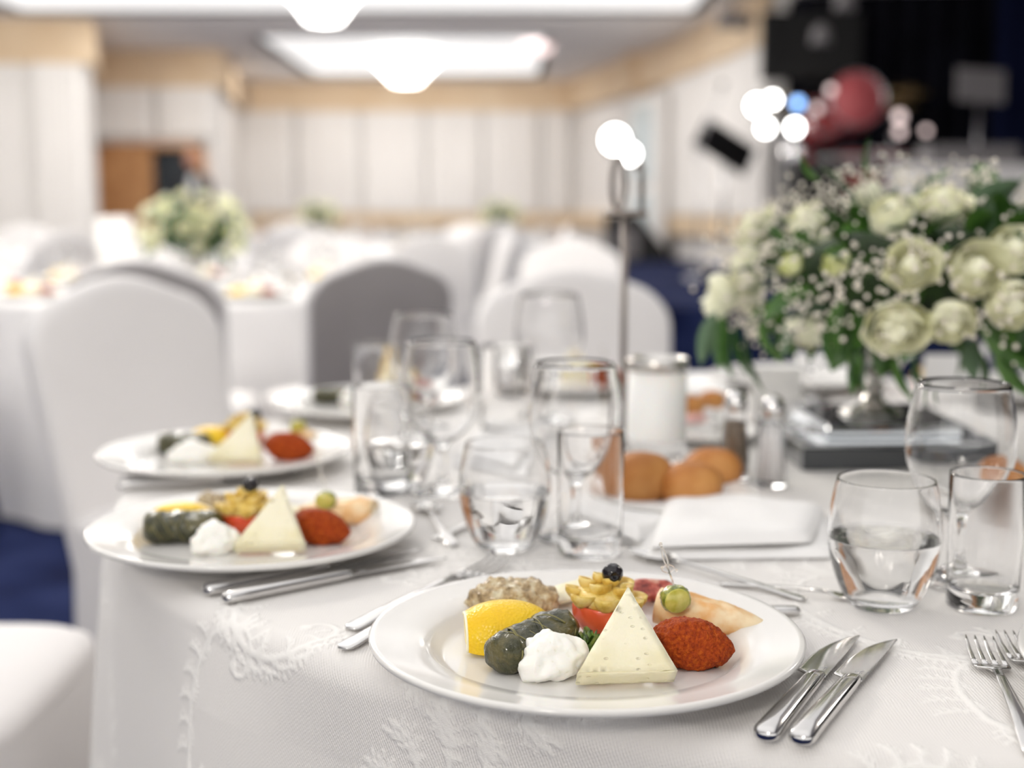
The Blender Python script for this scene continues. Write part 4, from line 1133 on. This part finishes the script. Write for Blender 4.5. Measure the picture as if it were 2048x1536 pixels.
# hanging leaves at the lower rim
for px, py, s, dx, dz in ((1450, 628, 1.8, -.2, -1), (1475, 645, 1.7, .0, -1), (1432, 622, 1.8, -.35, -.95), (1458, 655, 1.6, -.1, -1), (1490, 660, 2.0, .1, -1), (1700, 690, 1.5, .1, -1), (1720, 705, 1.3, -.3, -1), (1790, 700, 1.7, .2, -1), (1830, 700, 1.7, .1, -1), (1960, 640, 2.1, .6, -.7),
                          (1990, 700, 1.8, .5, -.8), (2010, 690, 2.2, .8, -.5), (1660, 640, 1.5, -.1, -1), (1520, 640, 1.4, .3, -.9), (1850, 560, 1.8, -.3, -.4), (1880, 470, 1.7, .6, .1), (1740, 360, 1.3, -.3, .9), (1640, 360, 1.2, -.6, .5), (1930, 480, 1.6, .8, -.1)):
    p = atd(px, py, 1.60 if px < 1500 else 1.64-.15 if py > 500 else 1.58)-Vector((.512, 1.64, .975))
    o = (LEAFG if px < 1440 else LEAF).copy(); COL.objects.link(o); o.parent = fb; o.location = p
    o.rotation_euler = (Vector((dx, -.25, dz)).normalized().to_track_quat('X', 'Y') @ Matrix.Rotation(.5, 3, 'X').to_quaternion()).to_euler(); s *= .68; o.scale = (s, s*.66, s)

# table number stand
ps = atd(1250, 430, 1.70)
t = thing('table_number_stand', 'thin metal pole with a wire 01 sign behind the wine goblet', 'sign', (ps.x, 1.70, T))
hz = ps.z-T
mk('base', *lathe([(0, 0), (.032, 0), (.033, .003), (.02, .006), (.006, .009), (0, .009)], 32), M['satin'], t)
mk('pole', *tube([(0, 0, .008), (0, 0, hz)], .0042, 16), M['satin'], t)
mk('cross_bar', *box(-.027, .029, -.006, .006, hz-.002, hz+.006, .001), M['satin'], t)
mk('knob', *xf(blob(.0062, .0062, .0062, 16, 10), Matrix.Translation((0, -.004, hz))), M['satin'], t)
mk('digit_zero', *tube([(-.009+.0088*math.cos(2*PI*k/36), 0, hz+.040+.034*math.sin(2*PI*k/36)) for k in range(37)], .0033, 10), M['satin'], t)
mk('digit_one', *tube([(.012, 0, hz+.058), (.0215, 0, hz+.070), (.0215, 0, hz+.060), (.0215, 0, hz+.005)], .0035, 10), M['satin'], t)

# ------------------------------------------------------------------ chairs
def outline(hw, z0, zs, zt):
    """rounded crown-back outline in the xz plane"""
    pts = [(-hw*.80, z0), (hw*.80, z0), (hw*.93, zs-.25), (hw, zs-.02), (hw*.82, zs+(zt-zs)*.34), (0, zt), (-hw*.82, zs+(zt-zs)*.34), (-hw, zs-.02), (-hw*.93, zs-.25)]
    rad = [.02, .02, .3, .12, .16, .20, .16, .12, .3]; out = []
    n = len(pts)
    for i in range(n):
        p0 = Vector(pts[i-1]); p = Vector(pts[i]); p1 = Vector(pts[(i+1) % n])
        a = (p0-p); b = (p1-p); la, lb = a.length, b.length; d = min(rad[i]*.5, la*.45, lb*.45)
        A = p+a/la*d; B = p+b/lb*d
        for k in range(6):
            t_ = k/5; out.append((1-t_)**2*A+2*(1-t_)*t_*p+t_*t_*B)
    return out
def backmesh(hw=.235, z0=.06, zs=.835, zt=.94, th=.026, back=False):
    o = outline(hw, z0, zs, zt); n = len(o); cen = Vector((0, (z0+zs)/2+.14)); V = []; Fc = []
    lay = [(1, .0), (.992, .55), (.965, .92), (.9, 1.0), (.6, 1.05), (.25, 1.08)]
    def rings(sgn):
        ids = []
        for s, y in lay:
            ids.append(list(range(len(V), len(V)+n)))
            for p in o:
                q = cen+(p-cen)*s; V.append((q.x, sgn*y*th, q.y))
        for a, b in zip(ids, ids[1:]):
            for i in range(n):
                j = (i+1) % n; Fc.append((a[i], a[j], b[j], b[i]) if sgn < 0 else (a[i], b[i], b[j], a[j]))
        c = len(V); V.append((cen.x, sgn*1.08*th, cen.y))
        for i in range(n):
            j = (i+1) % n; Fc.append((ids[-1][i], ids[-1][j], c) if sgn < 0 else (ids[-1][j], ids[-1][i], c))
    if back: 
        lay[:] = [(.955, .93), (.90, 1.02), (.6, 1.07), (.25, 1.10)]; rings(-1)
    else: rings(1); rings(-1)
    lean = math.tan(R(13))
    return [(x, y-.205-(z-.45)*lean-.0, z) for x, y, z in V], Fc
def make_chair():
    t = thing('banquet_chair', '', 'chair')
    mk('backrest', *backmesh(), M['spandex'], t)
    mk('back_panel', *backmesh(back=True), M['spandex_shaded'], t)
    mk('seat', *xf(blob(.225, .225, .045, 40, 12, (6, 2.6)), Matrix.Translation((0, 0, .45))), M['spandex'], t)
    V = []; n = 96; rows = 12
    for k in range(rows+1):
        for i in range(n):
            a = 2*PI*i/n; c, s = math.cos(a), math.sin(a); e = 2/7
            x = .222*math.copysign(abs(c)**e, c); y = .222*math.copysign(abs(s)**e, s)
            corner = min(abs(x), abs(y))/.222
            z0 = .01+.22*max(0, 1-corner**3)**.9
            v = k/rows; z = .455+(z0-.455)*v
            pull = 1-.10*v*(1-corner)+.03*v*corner
            V.append((x*pull, y*pull, z))
    Fc = [(k*n+i, (k+1)*n+i, (k+1)*n+(i+1) % n, k*n+(i+1) % n) for k in range(rows) for i in range(n)]
    mk('cover_skirt', V, Fc, M['spandex'], t)
    for sx in (-1, 1):
        for sy in (-1, 1):
            mk('leg', *tube([(sx*.19, sy*.19, .42), (sx*.205, sy*.205, 0)], .014, 8), M['chrome'], t)
    return t
CH = make_chair()
WHITEBACK = []; SHADEDBACK = []
def chair(x, y, face, label, group=None, sc=1, grey=False):
    """face: direction the sitter looks (deg)"""
    if CH.name not in used2:
        used2.add(CH.name); CH['label'] = label; c = place(CH, (x, y, 0), R(face-90), sc=sc)
    else: c = dup(CH, (x, y, 0), R(face-90), label, group, sc=sc)
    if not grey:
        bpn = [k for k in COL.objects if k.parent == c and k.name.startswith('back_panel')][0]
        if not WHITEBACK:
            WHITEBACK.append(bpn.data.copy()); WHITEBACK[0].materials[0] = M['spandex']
            SHADEDBACK.append(bpn.data)
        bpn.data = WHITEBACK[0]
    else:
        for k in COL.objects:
            if k.parent == c and k.name.startswith('back_panel'): k.data = SHADEDBACK[0]
    return c
def chb(px, y, face, label, group=None, sc=1, rb=.30, grey=False):
    """place by the position of the backrest top"""
    x = (px-1024)/F*y/math.cos(TH)*1.0; d = Vector((math.cos(R(face)), math.sin(R(face))))
    return chair(x+d.x*rb, y+d.y*rb, face, label, group, sc, grey)
chb(250, 2.66, -38, 'white spandex covered chair facing our table at the left, nearest large one')
chb(1143, 2.99, -76, 'white spandex covered chair at the far side of our table behind the goblets', sc=1.0)
chb(290, 3.62, 88, 'chair seen from behind, its shaded grey back peeking over the nearest white chair', grey=True)
chb(766, 3.80, 118, 'banquet chair with a shaded grey back in the middle, turned to the second table', grey=True)
chair(-.80, 1.585, 0, 'white covered chair at the lower left edge, only its seat showing')
chair(-1.86, 3.92, 8, 'white covered chair at the left edge beside the blue carpet, seat showing')

# ------------------------------------------------------------------ second table and far tables
def side(a):
    return ('right', 'far right', 'far', 'far left', 'left', 'near left', 'near', 'near right')[int(round((a % 360)/45)) % 8]
def far_table(cx, cy, label, seats, skip=(), full=True, chairs=True, gname='', flowers=None, cl=None):
    table_frame(cx, cy, 'round banquet table under the plain cloth, '+label)
    if cl is None:
        o = tablecloth('tablecloth', cx, cy, RT, False, M['linen'], 'plain white floor length tablecloth, '+label)
    else:
        o = cl.copy(); COL.objects.link(o); o.location = (cx, cy, 0); o['label'] = 'plain white floor length tablecloth, '+label
    for i, a in enumerate(seats):
        ca_, sa_ = math.cos(R(a)), math.sin(R(a)); p = Vector((cx+ca_*.70, cy+sa_*.70, T))
        dup(plate, p, 0, 'starter plate on the '+side(a)+' side of the '+gname, 'plates on the '+gname)
        if full:
            food('kofte', p+Vector((.05, -.02, .02)), R(-12), 'red quenelle on the '+side(a)+' plate of the '+gname, 1.2, group='red quenelles on the '+gname)
            food('cheese', p+Vector((.0, -.05, .015)), rot=(R(45), 0, 0), label='white cheese triangle on the '+side(a)+' plate of the '+gname, group='cheese on the '+gname)
            food('lemon', p+Vector((-.05, -.02, .012)), 0, 'lemon wedge on the '+side(a)+' plate of the '+gname, 1.15, group='lemon on the '+gname)
            food('pastry', p+Vector((.03, .035, .018)), 0, 'pastry on the '+side(a)+' plate of the '+gname, 1.1, group='pastries on the '+gname)
        else:
            food('kofte', p+Vector((.03, -.02, .02)), R(-12), 'red quenelle on the '+side(a)+' plate of the '+gname, 1.2, group='red quenelles on the '+gname)
            food('pastry', p+Vector((-.03, .0, .018)), 0, 'pastry on the '+side(a)+' plate of the '+gname, 1.1, group='pastries on the '+gname)
        q = Vector((cx+math.cos(R(a+16))*.52, cy+math.sin(R(a+16))*.52, T))
        gl(GB, (q.x, q.y), 'clear wine goblet on the '+side(a)+' of the '+gname, 1, False, 'wine goblets on the '+gname)
        q = Vector((cx+math.cos(R(a+10))*.40, cy+math.sin(R(a+10))*.40, T))
        gl(TM, (q.x, q.y), 'clear water tumbler on the '+side(a)+' of the '+gname, 1, False, 'water tumblers on the '+gname)
        if i not in skip and chairs:
            chair(cx+ca_*1.24, cy+sa_*1.24, a+180, 'white covered chair at the '+side(a)+' side of the '+gname, 'chairs at the '+gname)
    if flowers is not None:
        f = dup(flowers, (cx, cy, .975), 0, 'white and green flower centrepiece on the '+gname)
        u_ = dup(urn, (cx, cy, T), 0, 'silver urn on the '+gname, sc=(1, 1, 1.25))
    return o
T2x, T2y = (392-1024)/2600*5.1, 5.1
g2 = 'table behind the grey chairs'
flow2 = bouquet(T2x, T2y, .965, 'white and green flower centrepiece on the second table before the brown door', .205, .150, 46, 26, 0, 12)
far_cl = far_table(T2x, T2y, 'behind the grey backed chairs', [200, 232, 264, 300, 335, 10, 50, 100, 150], chairs=False, gname=g2)
dup(urn, (T2x, T2y, T), 0, 'silver urn on the second table before the brown door', sc=(1, 1, 1.2))
chair(T2x-1.15, T2y+1.0, -42, 'white covered chair beyond the second table at the far left')
chair(T2x+.25, T2y+1.35, -100, 'white covered chair beyond the second table, right of its flowers')
chair(T2x-.42, T2y+1.35, -75, 'white covered chair beyond the second table, left of its flowers')
far_table(-1.15, 9.6, 'third row in the middle', [210, 260, 310, 0, 60, 150], gname='third row middle table', full=True, cl=far_cl)
far_table(-3.7, 8.4, 'third row at the left', [220, 270, 320, 20, 90], skip=(3,), gname='third row left table', full=False, cl=far_cl, flowers=None)
far_table((640-1024)/2600*14, 14.0, 'fourth row before the back wall', [220, 270, 320, 30, 100, 160], skip=(2, 3, 4), gname='fourth row left table', full=False, cl=far_cl, flowers=flow2)
far_table(-.12, 13.4, 'fourth row nearest the stage', [220, 270, 320, 180], skip=(0, 2, 3), gname='fourth row table nearest the stage', full=False, cl=far_cl, flowers=flow2)
chb(872, 6.9, 75, 'white covered chair standing between the tables, behind the grey centre chair')
chb(1012, 8.1, 190, 'white covered chair turned sideways between the tables')
chb(1143, 5.6, -110, 'white covered chair with its peak rising behind the nearer right chair')
card(196, 268, 560, .27, 'tall white menu card standing on the second table left of the flowers', lean=6)

# ------------------------------------------------------------------ person in the doorway
def person(x, y, rz):
    t = thing('person', 'person in a dark suit standing in the open doorway, slightly turned', 'person', (x, y, 0), rz)
    J = [((0, 0, .95), .13), ((0, 0, 1.15), .125), ((0, 0, 1.36), .15), ((0, 0, 1.47), .07), ((0, -.01, 1.55), .055),
         ((-.10, 0, .90), .10), ((-.11, -.01, .50), .065), ((-.11, .02, .09), .045), ((-.11, -.14, .05), .04),
         ((.10, 0, .90), .10), ((.11, -.02, .50), .065), ((.11, .02, .09), .045), ((.12, -.14, .05), .04),
         ((-.19, 0, 1.40), .06), ((-.24, .02, 1.12), .045), ((-.22, -.10, .90), .032), ((-.21, -.14, .83), .035),
         ((.19, 0, 1.40), .06), ((.24, .02, 1.12), .045), ((.22, -.10, .90), .032), ((.21, -.14, .83), .035)]
    E = [(0, 1), (1, 2), (2, 3), (3, 4), (0, 5), (5, 6), (6, 7), (7, 8), (0, 9), (9, 10), (10, 11), (11, 12), (2, 13), (13, 14), (14, 15), (15, 16), (2, 17), (17, 18), (18, 19), (19, 20)]
    for sx in (-1, 1):
        base = 16 if sx < 0 else 20; hx = J[base][0]
        for f in range(4):
            k = len(J); J.append(((hx[0]+(f-1.5)*.018, hx[1]-.02, hx[2]-.06-.008*(1-abs(f-1.5))), .010)); J.append(((hx[0]+(f-1.5)*.018, hx[1]-.03, hx[2]-.095), .008))
            E += [(base, k), (k, k+1)]
        k = len(J); J.append(((hx[0]-sx*.035, hx[1]-.03, hx[2]-.03), .011)); E.append((base, k))
    me = bpy.data.meshes.new('body'); me.from_pydata([j[0] for j in J], E, []); o = bpy.data.objects.new('body', me); COL.objects.link(o); o.parent = t
    sm = o.modifiers.new('skin', 'SKIN')
    for v, j in zip(me.skin_vertices[0].data, J): v.radius = (j[1], j[1]*.85)
    me.skin_vertices[0].data[0].use_root = True
    o.modifiers.new('sub', 'SUBSURF').levels = 1; me.materials.append(M['suit'])
    def hd(p):
        d = 0
        if p.y < 0: d += .018*math.exp(-((p.x/.014)**2+((p.z+.01)/.028)**2))-.008*(math.exp(-(((p.x-.03)/.014)**2+((p.z-.02)/.012)**2))+math.exp(-(((p.x+.03)/.014)**2+((p.z-.02)/.012)**2)))
        return d
    mk('head', *xf(blob(.075, .095, .118, 32, 24, (2, 2.2), hd), Matrix.Translation((0, -.02, 1.655))), M['skin'], t)
    mk('hair', *xf(blob(.080, .098, .075, 24, 14, (2, 2)), Matrix.Translation((0, .008, 1.70))), M['hair'], t)
    for sx in (-1, 1):
        mk('eye', *xf(blob(.011, .006, .007, 10, 6), Matrix.Translation((sx*.03, -.108, 1.675))), M['hair'], t)
        mk('ear', *xf(blob(.010, .018, .028, 10, 8), Matrix.Translation((sx*.078, -.01, 1.65))), M['skin'], t)
    mk('mouth', *xf(blob(.022, .006, .006, 10, 6), Matrix.Translation((0, -.107, 1.595))), M['redshell'], t)
    mk('shirt_front', *xf(blob(.05, .02, .12, 14, 10), Matrix.Translation((0, -.12, 1.34))), M['shirt'], t)
pd_ = atd(384, 350, 16.6); person(pd_.x, 16.6, R(15))

# ------------------------------------------------------------------ stage
ST = .40
sg = struct('stage_floor', ([(0.70, 8.6, 0), (9, 7.6, 0), (9.5, 13.3, 0), (1.22, 17.4, 0), (0.70, 8.6, ST), (9, 7.6, ST), (9.5, 13.3, ST), (1.22, 17.4, ST)],
            [(0, 1, 5, 4), (1, 2, 6, 5), (2, 3, 7, 6), (3, 0, 4, 7), (4, 5, 6, 7), (0, 3, 2, 1)]), M['carpet'])
dr = mk('stage_backdrop', *grid(160, 3, lambda u, v: (2.62+7.1*u, 12.7-1.7*u+.06*math.sin(u*190), ST+2.62*v)), M['black'])
tag(dr, 'black pleated backdrop curtain behind the stage', 'curtain')
dr = mk('side_drape', *grid(60, 3, lambda u, v: (4.05+1.6*u, 11.2-.2*u+.05*math.sin(u*70), ST+2.6*v)), M['navydrape'])
tag(dr, 'dark navy drape at the right side of the stage', 'curtain')
# hanging black screen at the stage edge
a = atd(1524, 25, 12.0); b = atd(1720, 160, 12.0)
t = thing('hanging_screen', 'black rectangular screen hanging at the left edge of the stage', 'screen', ((a.x+b.x)/2, 12.0, b.z))
mk('panel', *box(-(b.x-a.x)/2, (b.x-a.x)/2, -.04, .04, 0, a.z-b.z, .01), M['blackp'], t, smooth=False)
mk('bracket', *box(-.1, .1, .04, .5, .3, .4, .01), M['blackp'], t, smooth=False)
# floor monitor speaker
wv = atd(1265, 498, 16.0)
t = thing('stage_monitor', 'black wedge stage monitor on the left corner of the stage', 'speaker', (wv.x, 16.0, ST))
V = [(-.33, -.25, 0), (.40, -.25, 0), (.40, .3, 0), (-.33, .3, 0), (-.33, -.18, .54), (.08, -.18, .54), (.08, .25, .57), (-.33, .25, .57), (.40, -.2, .12), (.40, .25, .12)]
mk('cabinet', V, [(0, 1, 8, 5, 4), (1, 2, 9, 8), (2, 3, 7, 6, 9), (3, 0, 4, 7), (4, 5, 6, 7), (5, 8, 9, 6), (0, 3, 2, 1)], M['blackp'], t, smooth=False)
mk('grille', *box(-.28, .05, -.27, -.245, .05, .40), M['greyplastic'], t, smooth=False)
# music stand
def music_stand(px, py, y, label, m_, wd, ht, roll_, tilt):
    p = atd(px, py, y); t = thing('music_stand', label, 'music stand', (p.x, y, ST))
    h_ = p.z-ST
    mk('pole', *tube([(0, 0, .28), (0, 0, h_)], .016, 8), M['chrome'], t)
    mk('desk', *xf(box(-wd/2, wd/2, -.012, .012, -ht/2, ht/2, .004), Matrix.Translation((0, -.02, h_)) @ Matrix.Rotation(roll_, 4, 'Y') @ Matrix.Rotation(tilt, 4, 'X')), m_, t, smooth=False)
    for k in range(3):
        a = 2*PI*k/3+.4; mk('leg', *tube([(0, 0, .3), (.28*math.cos(a), .28*math.sin(a), 0)], .012, 6), M['chrome'], t)
music_stand(1450, 293, 12.2, 'black music stand with a tilted desk before the white side wall', M['blackp'], .56, .40, R(32), R(-42))
music_stand(1960, 172, 10.4, 'music stand holding a pale sheet at the far right of the stage', M['greyplastic'], .38, .27, R(4), R(-15))
# mic stand with boom
p = atd(1398, 420, 12.0)
t = thing('microphone_stand', 'thin microphone stand with a raised boom left of the music stand', 'microphone', (p.x, 12.0, ST))
mk('base', *lathe([(0, 0), (.13, 0), (.13, .015), (.02, .03), (0, .03)], 24), M['chrome'], t)
mk('pole', *tube([(0, 0, .02), (0, 0, 1.2)], .010, 8), M['chrome'], t)
mk('boom', *tube([(-.05, 0, 1.1), (.2, 0, 1.75)], .008, 8), M['chrome'], t)
mk('microphone', *loft([(0, 0, 0, .012, .012), (.1, 0, 0, .018, .018), (.14, 0, 0, .026, .026), (.18, 0, 0, .018, .018)], 12), M['blackp'], t).location = (.2, -.05, 1.76)
# spotlights hung on lighting stands; the dim ones stand in for glints
def stand(px, y, heights, wid, label):
    p = atd(px, 300, y); t = thing('lighting_stand', label, 'light stand', (p.x, y+.10, ST))
    hs = [atd(px, h, y).z-ST for h in heights]
    mk('pole', *tube([(0, 0, .02), (0, 0, max(hs))], .014, 8), M['blackp'], t)
    mk('foot', *lathe([(0, 0), (.16, 0), (.16, .02), (.02, .035), (0, .035)], 20), M['blackp'], t)
    for h in hs: mk('cross_bar', *tube([(-wid/2, 0, h), (wid/2, 0, h)], .012, 8), M['blackp'], t)
def spot(px, py, y, label, em, rad=.09):
    p = atd(px, py, y); t = thing('spotlight', label, 'spotlight', p)
    mk('housing', *xf(lathe([(0, -.08), (rad*.7, -.07), (rad*1.1, -.02), (rad*1.15, 0), (rad*1.0, 0), (0, -.03)], 24), Matrix.Rotation(PI/2, 4, 'X')), M['blackp'], t)
    mk('lens', *xf(blob(rad*.95, rad*.95, .02, 20, 8), Matrix.Translation((0, -.03, 0)) @ Matrix.Rotation(PI/2, 4, 'X')), M[em], t)
    mk('bracket', *tube([(0, .03, 0), (0, .105, 0)], .012, 6), M['blackp'], t)
stand(1243, 15.0, (280, 308), .3, 'dark lighting stand far behind the wire number sign')
stand(1556, 11.4, (207, 256), .45, 'dark lighting stand carrying the cluster with the blue spotlight')
stand(1822, 10.6, (238, 262), .34, 'dark stand added for the glint lamps right of the red drum')
stand(1646, 10.5, (180, 218), .2, 'thin stand added for the glint lamps in front of the red drum')
for px, py, y, lb, em, rd in ((1230, 280, 15.0, 'bright white spotlight above the wire number sign, upper one', 'lampwhite', .13), (1258, 308, 15.0, 'bright white spotlight above the wire number sign, lower one', 'lampwhite', .09),
                              (1513, 212, 11.4, 'bright white spotlight in the stage cluster, upper left', 'lampwhite', .07), (1544, 200, 11.4, 'white spotlight in the stage cluster next to the blue one', 'lampwhite', .05), (1594, 207, 11.4, 'blue spotlight in the stage cluster', 'lampblue', .045),
                              (1530, 256, 11.4, 'white spotlight in the stage cluster, lower left', 'lampwhite', .055), (1588, 256, 11.4, 'white spotlight in the stage cluster, lower right', 'lampwhite', .055),
                              (1797, 234, 10.6, 'white hardware glint made as a lamp right of the red drum, upper one', 'glintdim', .045), (1797, 264, 10.6, 'white hardware glint made as a lamp right of the red drum, lower one', 'glintdim', .038), (1850, 262, 10.6, 'faint small hardware glint made as a lamp right of the red drum', 'glintdim', .03),  # added lamps in place of highlights on cymbals and hardware
                              (1660, 180, 10.5, 'small pinkish reflection made as a lamp before the red drum, upper one', 'glintdim', .032), (1632, 218, 10.5, 'small pinkish reflection made as a lamp before the red drum, lower one', 'glintdim', .032)):
    spot(px, py, y, lb, em, rd)
# truss lamps
for px, py, y, lb in ((1690, 20, 10.5, 'faint lamp hanging at the top of the stage, upper'), (1642, 88, 11, 'faint lamp hanging at the top of the stage, lower')):
    p = atd(px, py, y); t = thing('hanging_lamp', lb, 'lamp', p)
    mk('shade', *lathe([(.02, .16), (.07, .12), (.09, 0), (.08, 0), (.06, .1), (0, .13)], 20), M['greyplastic'], t)
    mk('cord', *tube([(0, 0, .15), (0, 0, 4.0-p.z)], .008, 6), M['blackp'], t)
# drum kit on a riser
dx = atd(1690, 300, 11.5).x
rs = tag(mk('drum_riser', *box(dx-.42, dx+1.1, 10.95, 11.95, ST, ST+.55, .02), M['greyplastic'], smooth=False), 'low grey riser under the drum kit', 'platform')
t = thing('drum_kit', 'red drum kit with cymbals on the riser', 'drum kit', (dx, 11.55, ST+.572))
def drum(nm, x, y, z, r_, dp, ax, m_):
    d = mk(nm, *xf(lathe([(0, -dp/2), (r_*.98, -dp/2), (r_, -dp/2+.02), (r_, dp/2-.02), (r_*.98, dp/2), (0, dp/2)], 36), Matrix.Translation((x, y, z)) @ Matrix.Rotation(ax, 4, 'X')), m_, t)
    mk('hoop', *xf(lathe([(r_, dp/2-.03), (r_*1.05, dp/2-.03), (r_*1.05, dp/2+.01), (r_, dp/2+.01), (r_, dp/2-.03)], 36), Matrix.Translation((x, y, z)) @ Matrix.Rotation(ax, 4, 'X')), M['chrome'], d)
drum('bass_drum', 0, -.1, .28, .28, .4, PI/2, M['redshell'])
drum('rack_tom', .05, -.05, .97, .235, .32, PI/2.3, M['drumhead'])
drum('rack_tom', -.20, -.1, .82, .17, .24, PI/2.6, M['redshell'])
drum('floor_tom', .45, .1, .38, .2, .4, 0, M['redshell'])
drum('snare_drum', -.4, .1, .55, .17, .14, 0, M['chrome'])
for x, y, z, r_, tl in ((.42, 0, 1.0, .24, .3), (-.45, .1, .98, .2, -.25), (.62, .2, 1.12, .2, .4)):
    mk('cymbal', *xf(lathe([(0, .03), (.03, .028), (.05, .012), (r_, 0), (r_, -.003), (0, .008)], 32), Matrix.Translation((x, y, z)) @ Matrix.Rotation(tl, 4, 'X')), M['brass'], t)
    mk('cymbal_stand', *tube([(x, y, z), (x, y, .0)], .012, 6), M['chrome'], t)
# equipment
e1 = atd(1900, 330, 9.6)
t = thing('draped_desk', 'pale draped desk at the right of the stage behind the flowers', 'desk', (e1.x+.1, 9.6, ST))
mk('cloth', *box(-.47, .46, -.25, .3, .0, e1.z-ST, .02), M['spandex'], t, smooth=False)
mk('mixer', *box(-.3, .35, -.15, .15, e1.z-ST+.001, e1.z-ST+.14, .01), M['greyplastic'], t, smooth=False)
e2 = atd(1600, 420, 9.9)
t = thing('amplifier', 'dark amplifier box at the left front of the stage', 'amplifier', (e2.x+.02, 9.78, ST))
mk('cabinet', *box(-.14, .25, -.2, .2, 0, atd(1600, 330, 10.4).z-ST, .02), M['blackp'], t, smooth=False)
mk('grille', *box(-.1, .21, -.215, -.2, .05, .5), M['greyplastic'], t, smooth=False)
e3 = atd(1740, 330, 10.2)
t = thing('keyboard', 'grey stage keyboard on a stand in front of the drum riser', 'keyboard', (e3.x, 10.2, ST))
mk('body', *box(-.42, .42, -.12, .12, e3.z-ST-.05, e3.z-ST+.05, .01), M['greyplastic'], t, smooth=False)
mk('keys', *box(-.38, .38, -.13, -.02, e3.z-ST+.051, e3.z-ST+.06), M['paper'], t, smooth=False)
for sx in (-1, 1): mk('leg', *tube([(-.3*sx, 0, 0), (.3*sx, 0, e3.z-ST-.05)], .015, 6), M['chrome'], t)
pj = atd(1455, 22, 13.5)
t = thing('ceiling_projector', 'small dark projector fixed below the ceiling at the side wall', 'projector', (pj.x, 13.2, CZ-.22))
mk('body', *box(-.13, .13, -.15, .15, -.06, .06, .01), M['greyplastic'], t, smooth=False)
mk('bracket', *tube([(0, 0, .05), (0, 0, .22)], .02, 8), M['greyplastic'], t)
for o in list(ROSE)+[LEAF, LEAFG]:
    bpy.data.objects.remove(o)
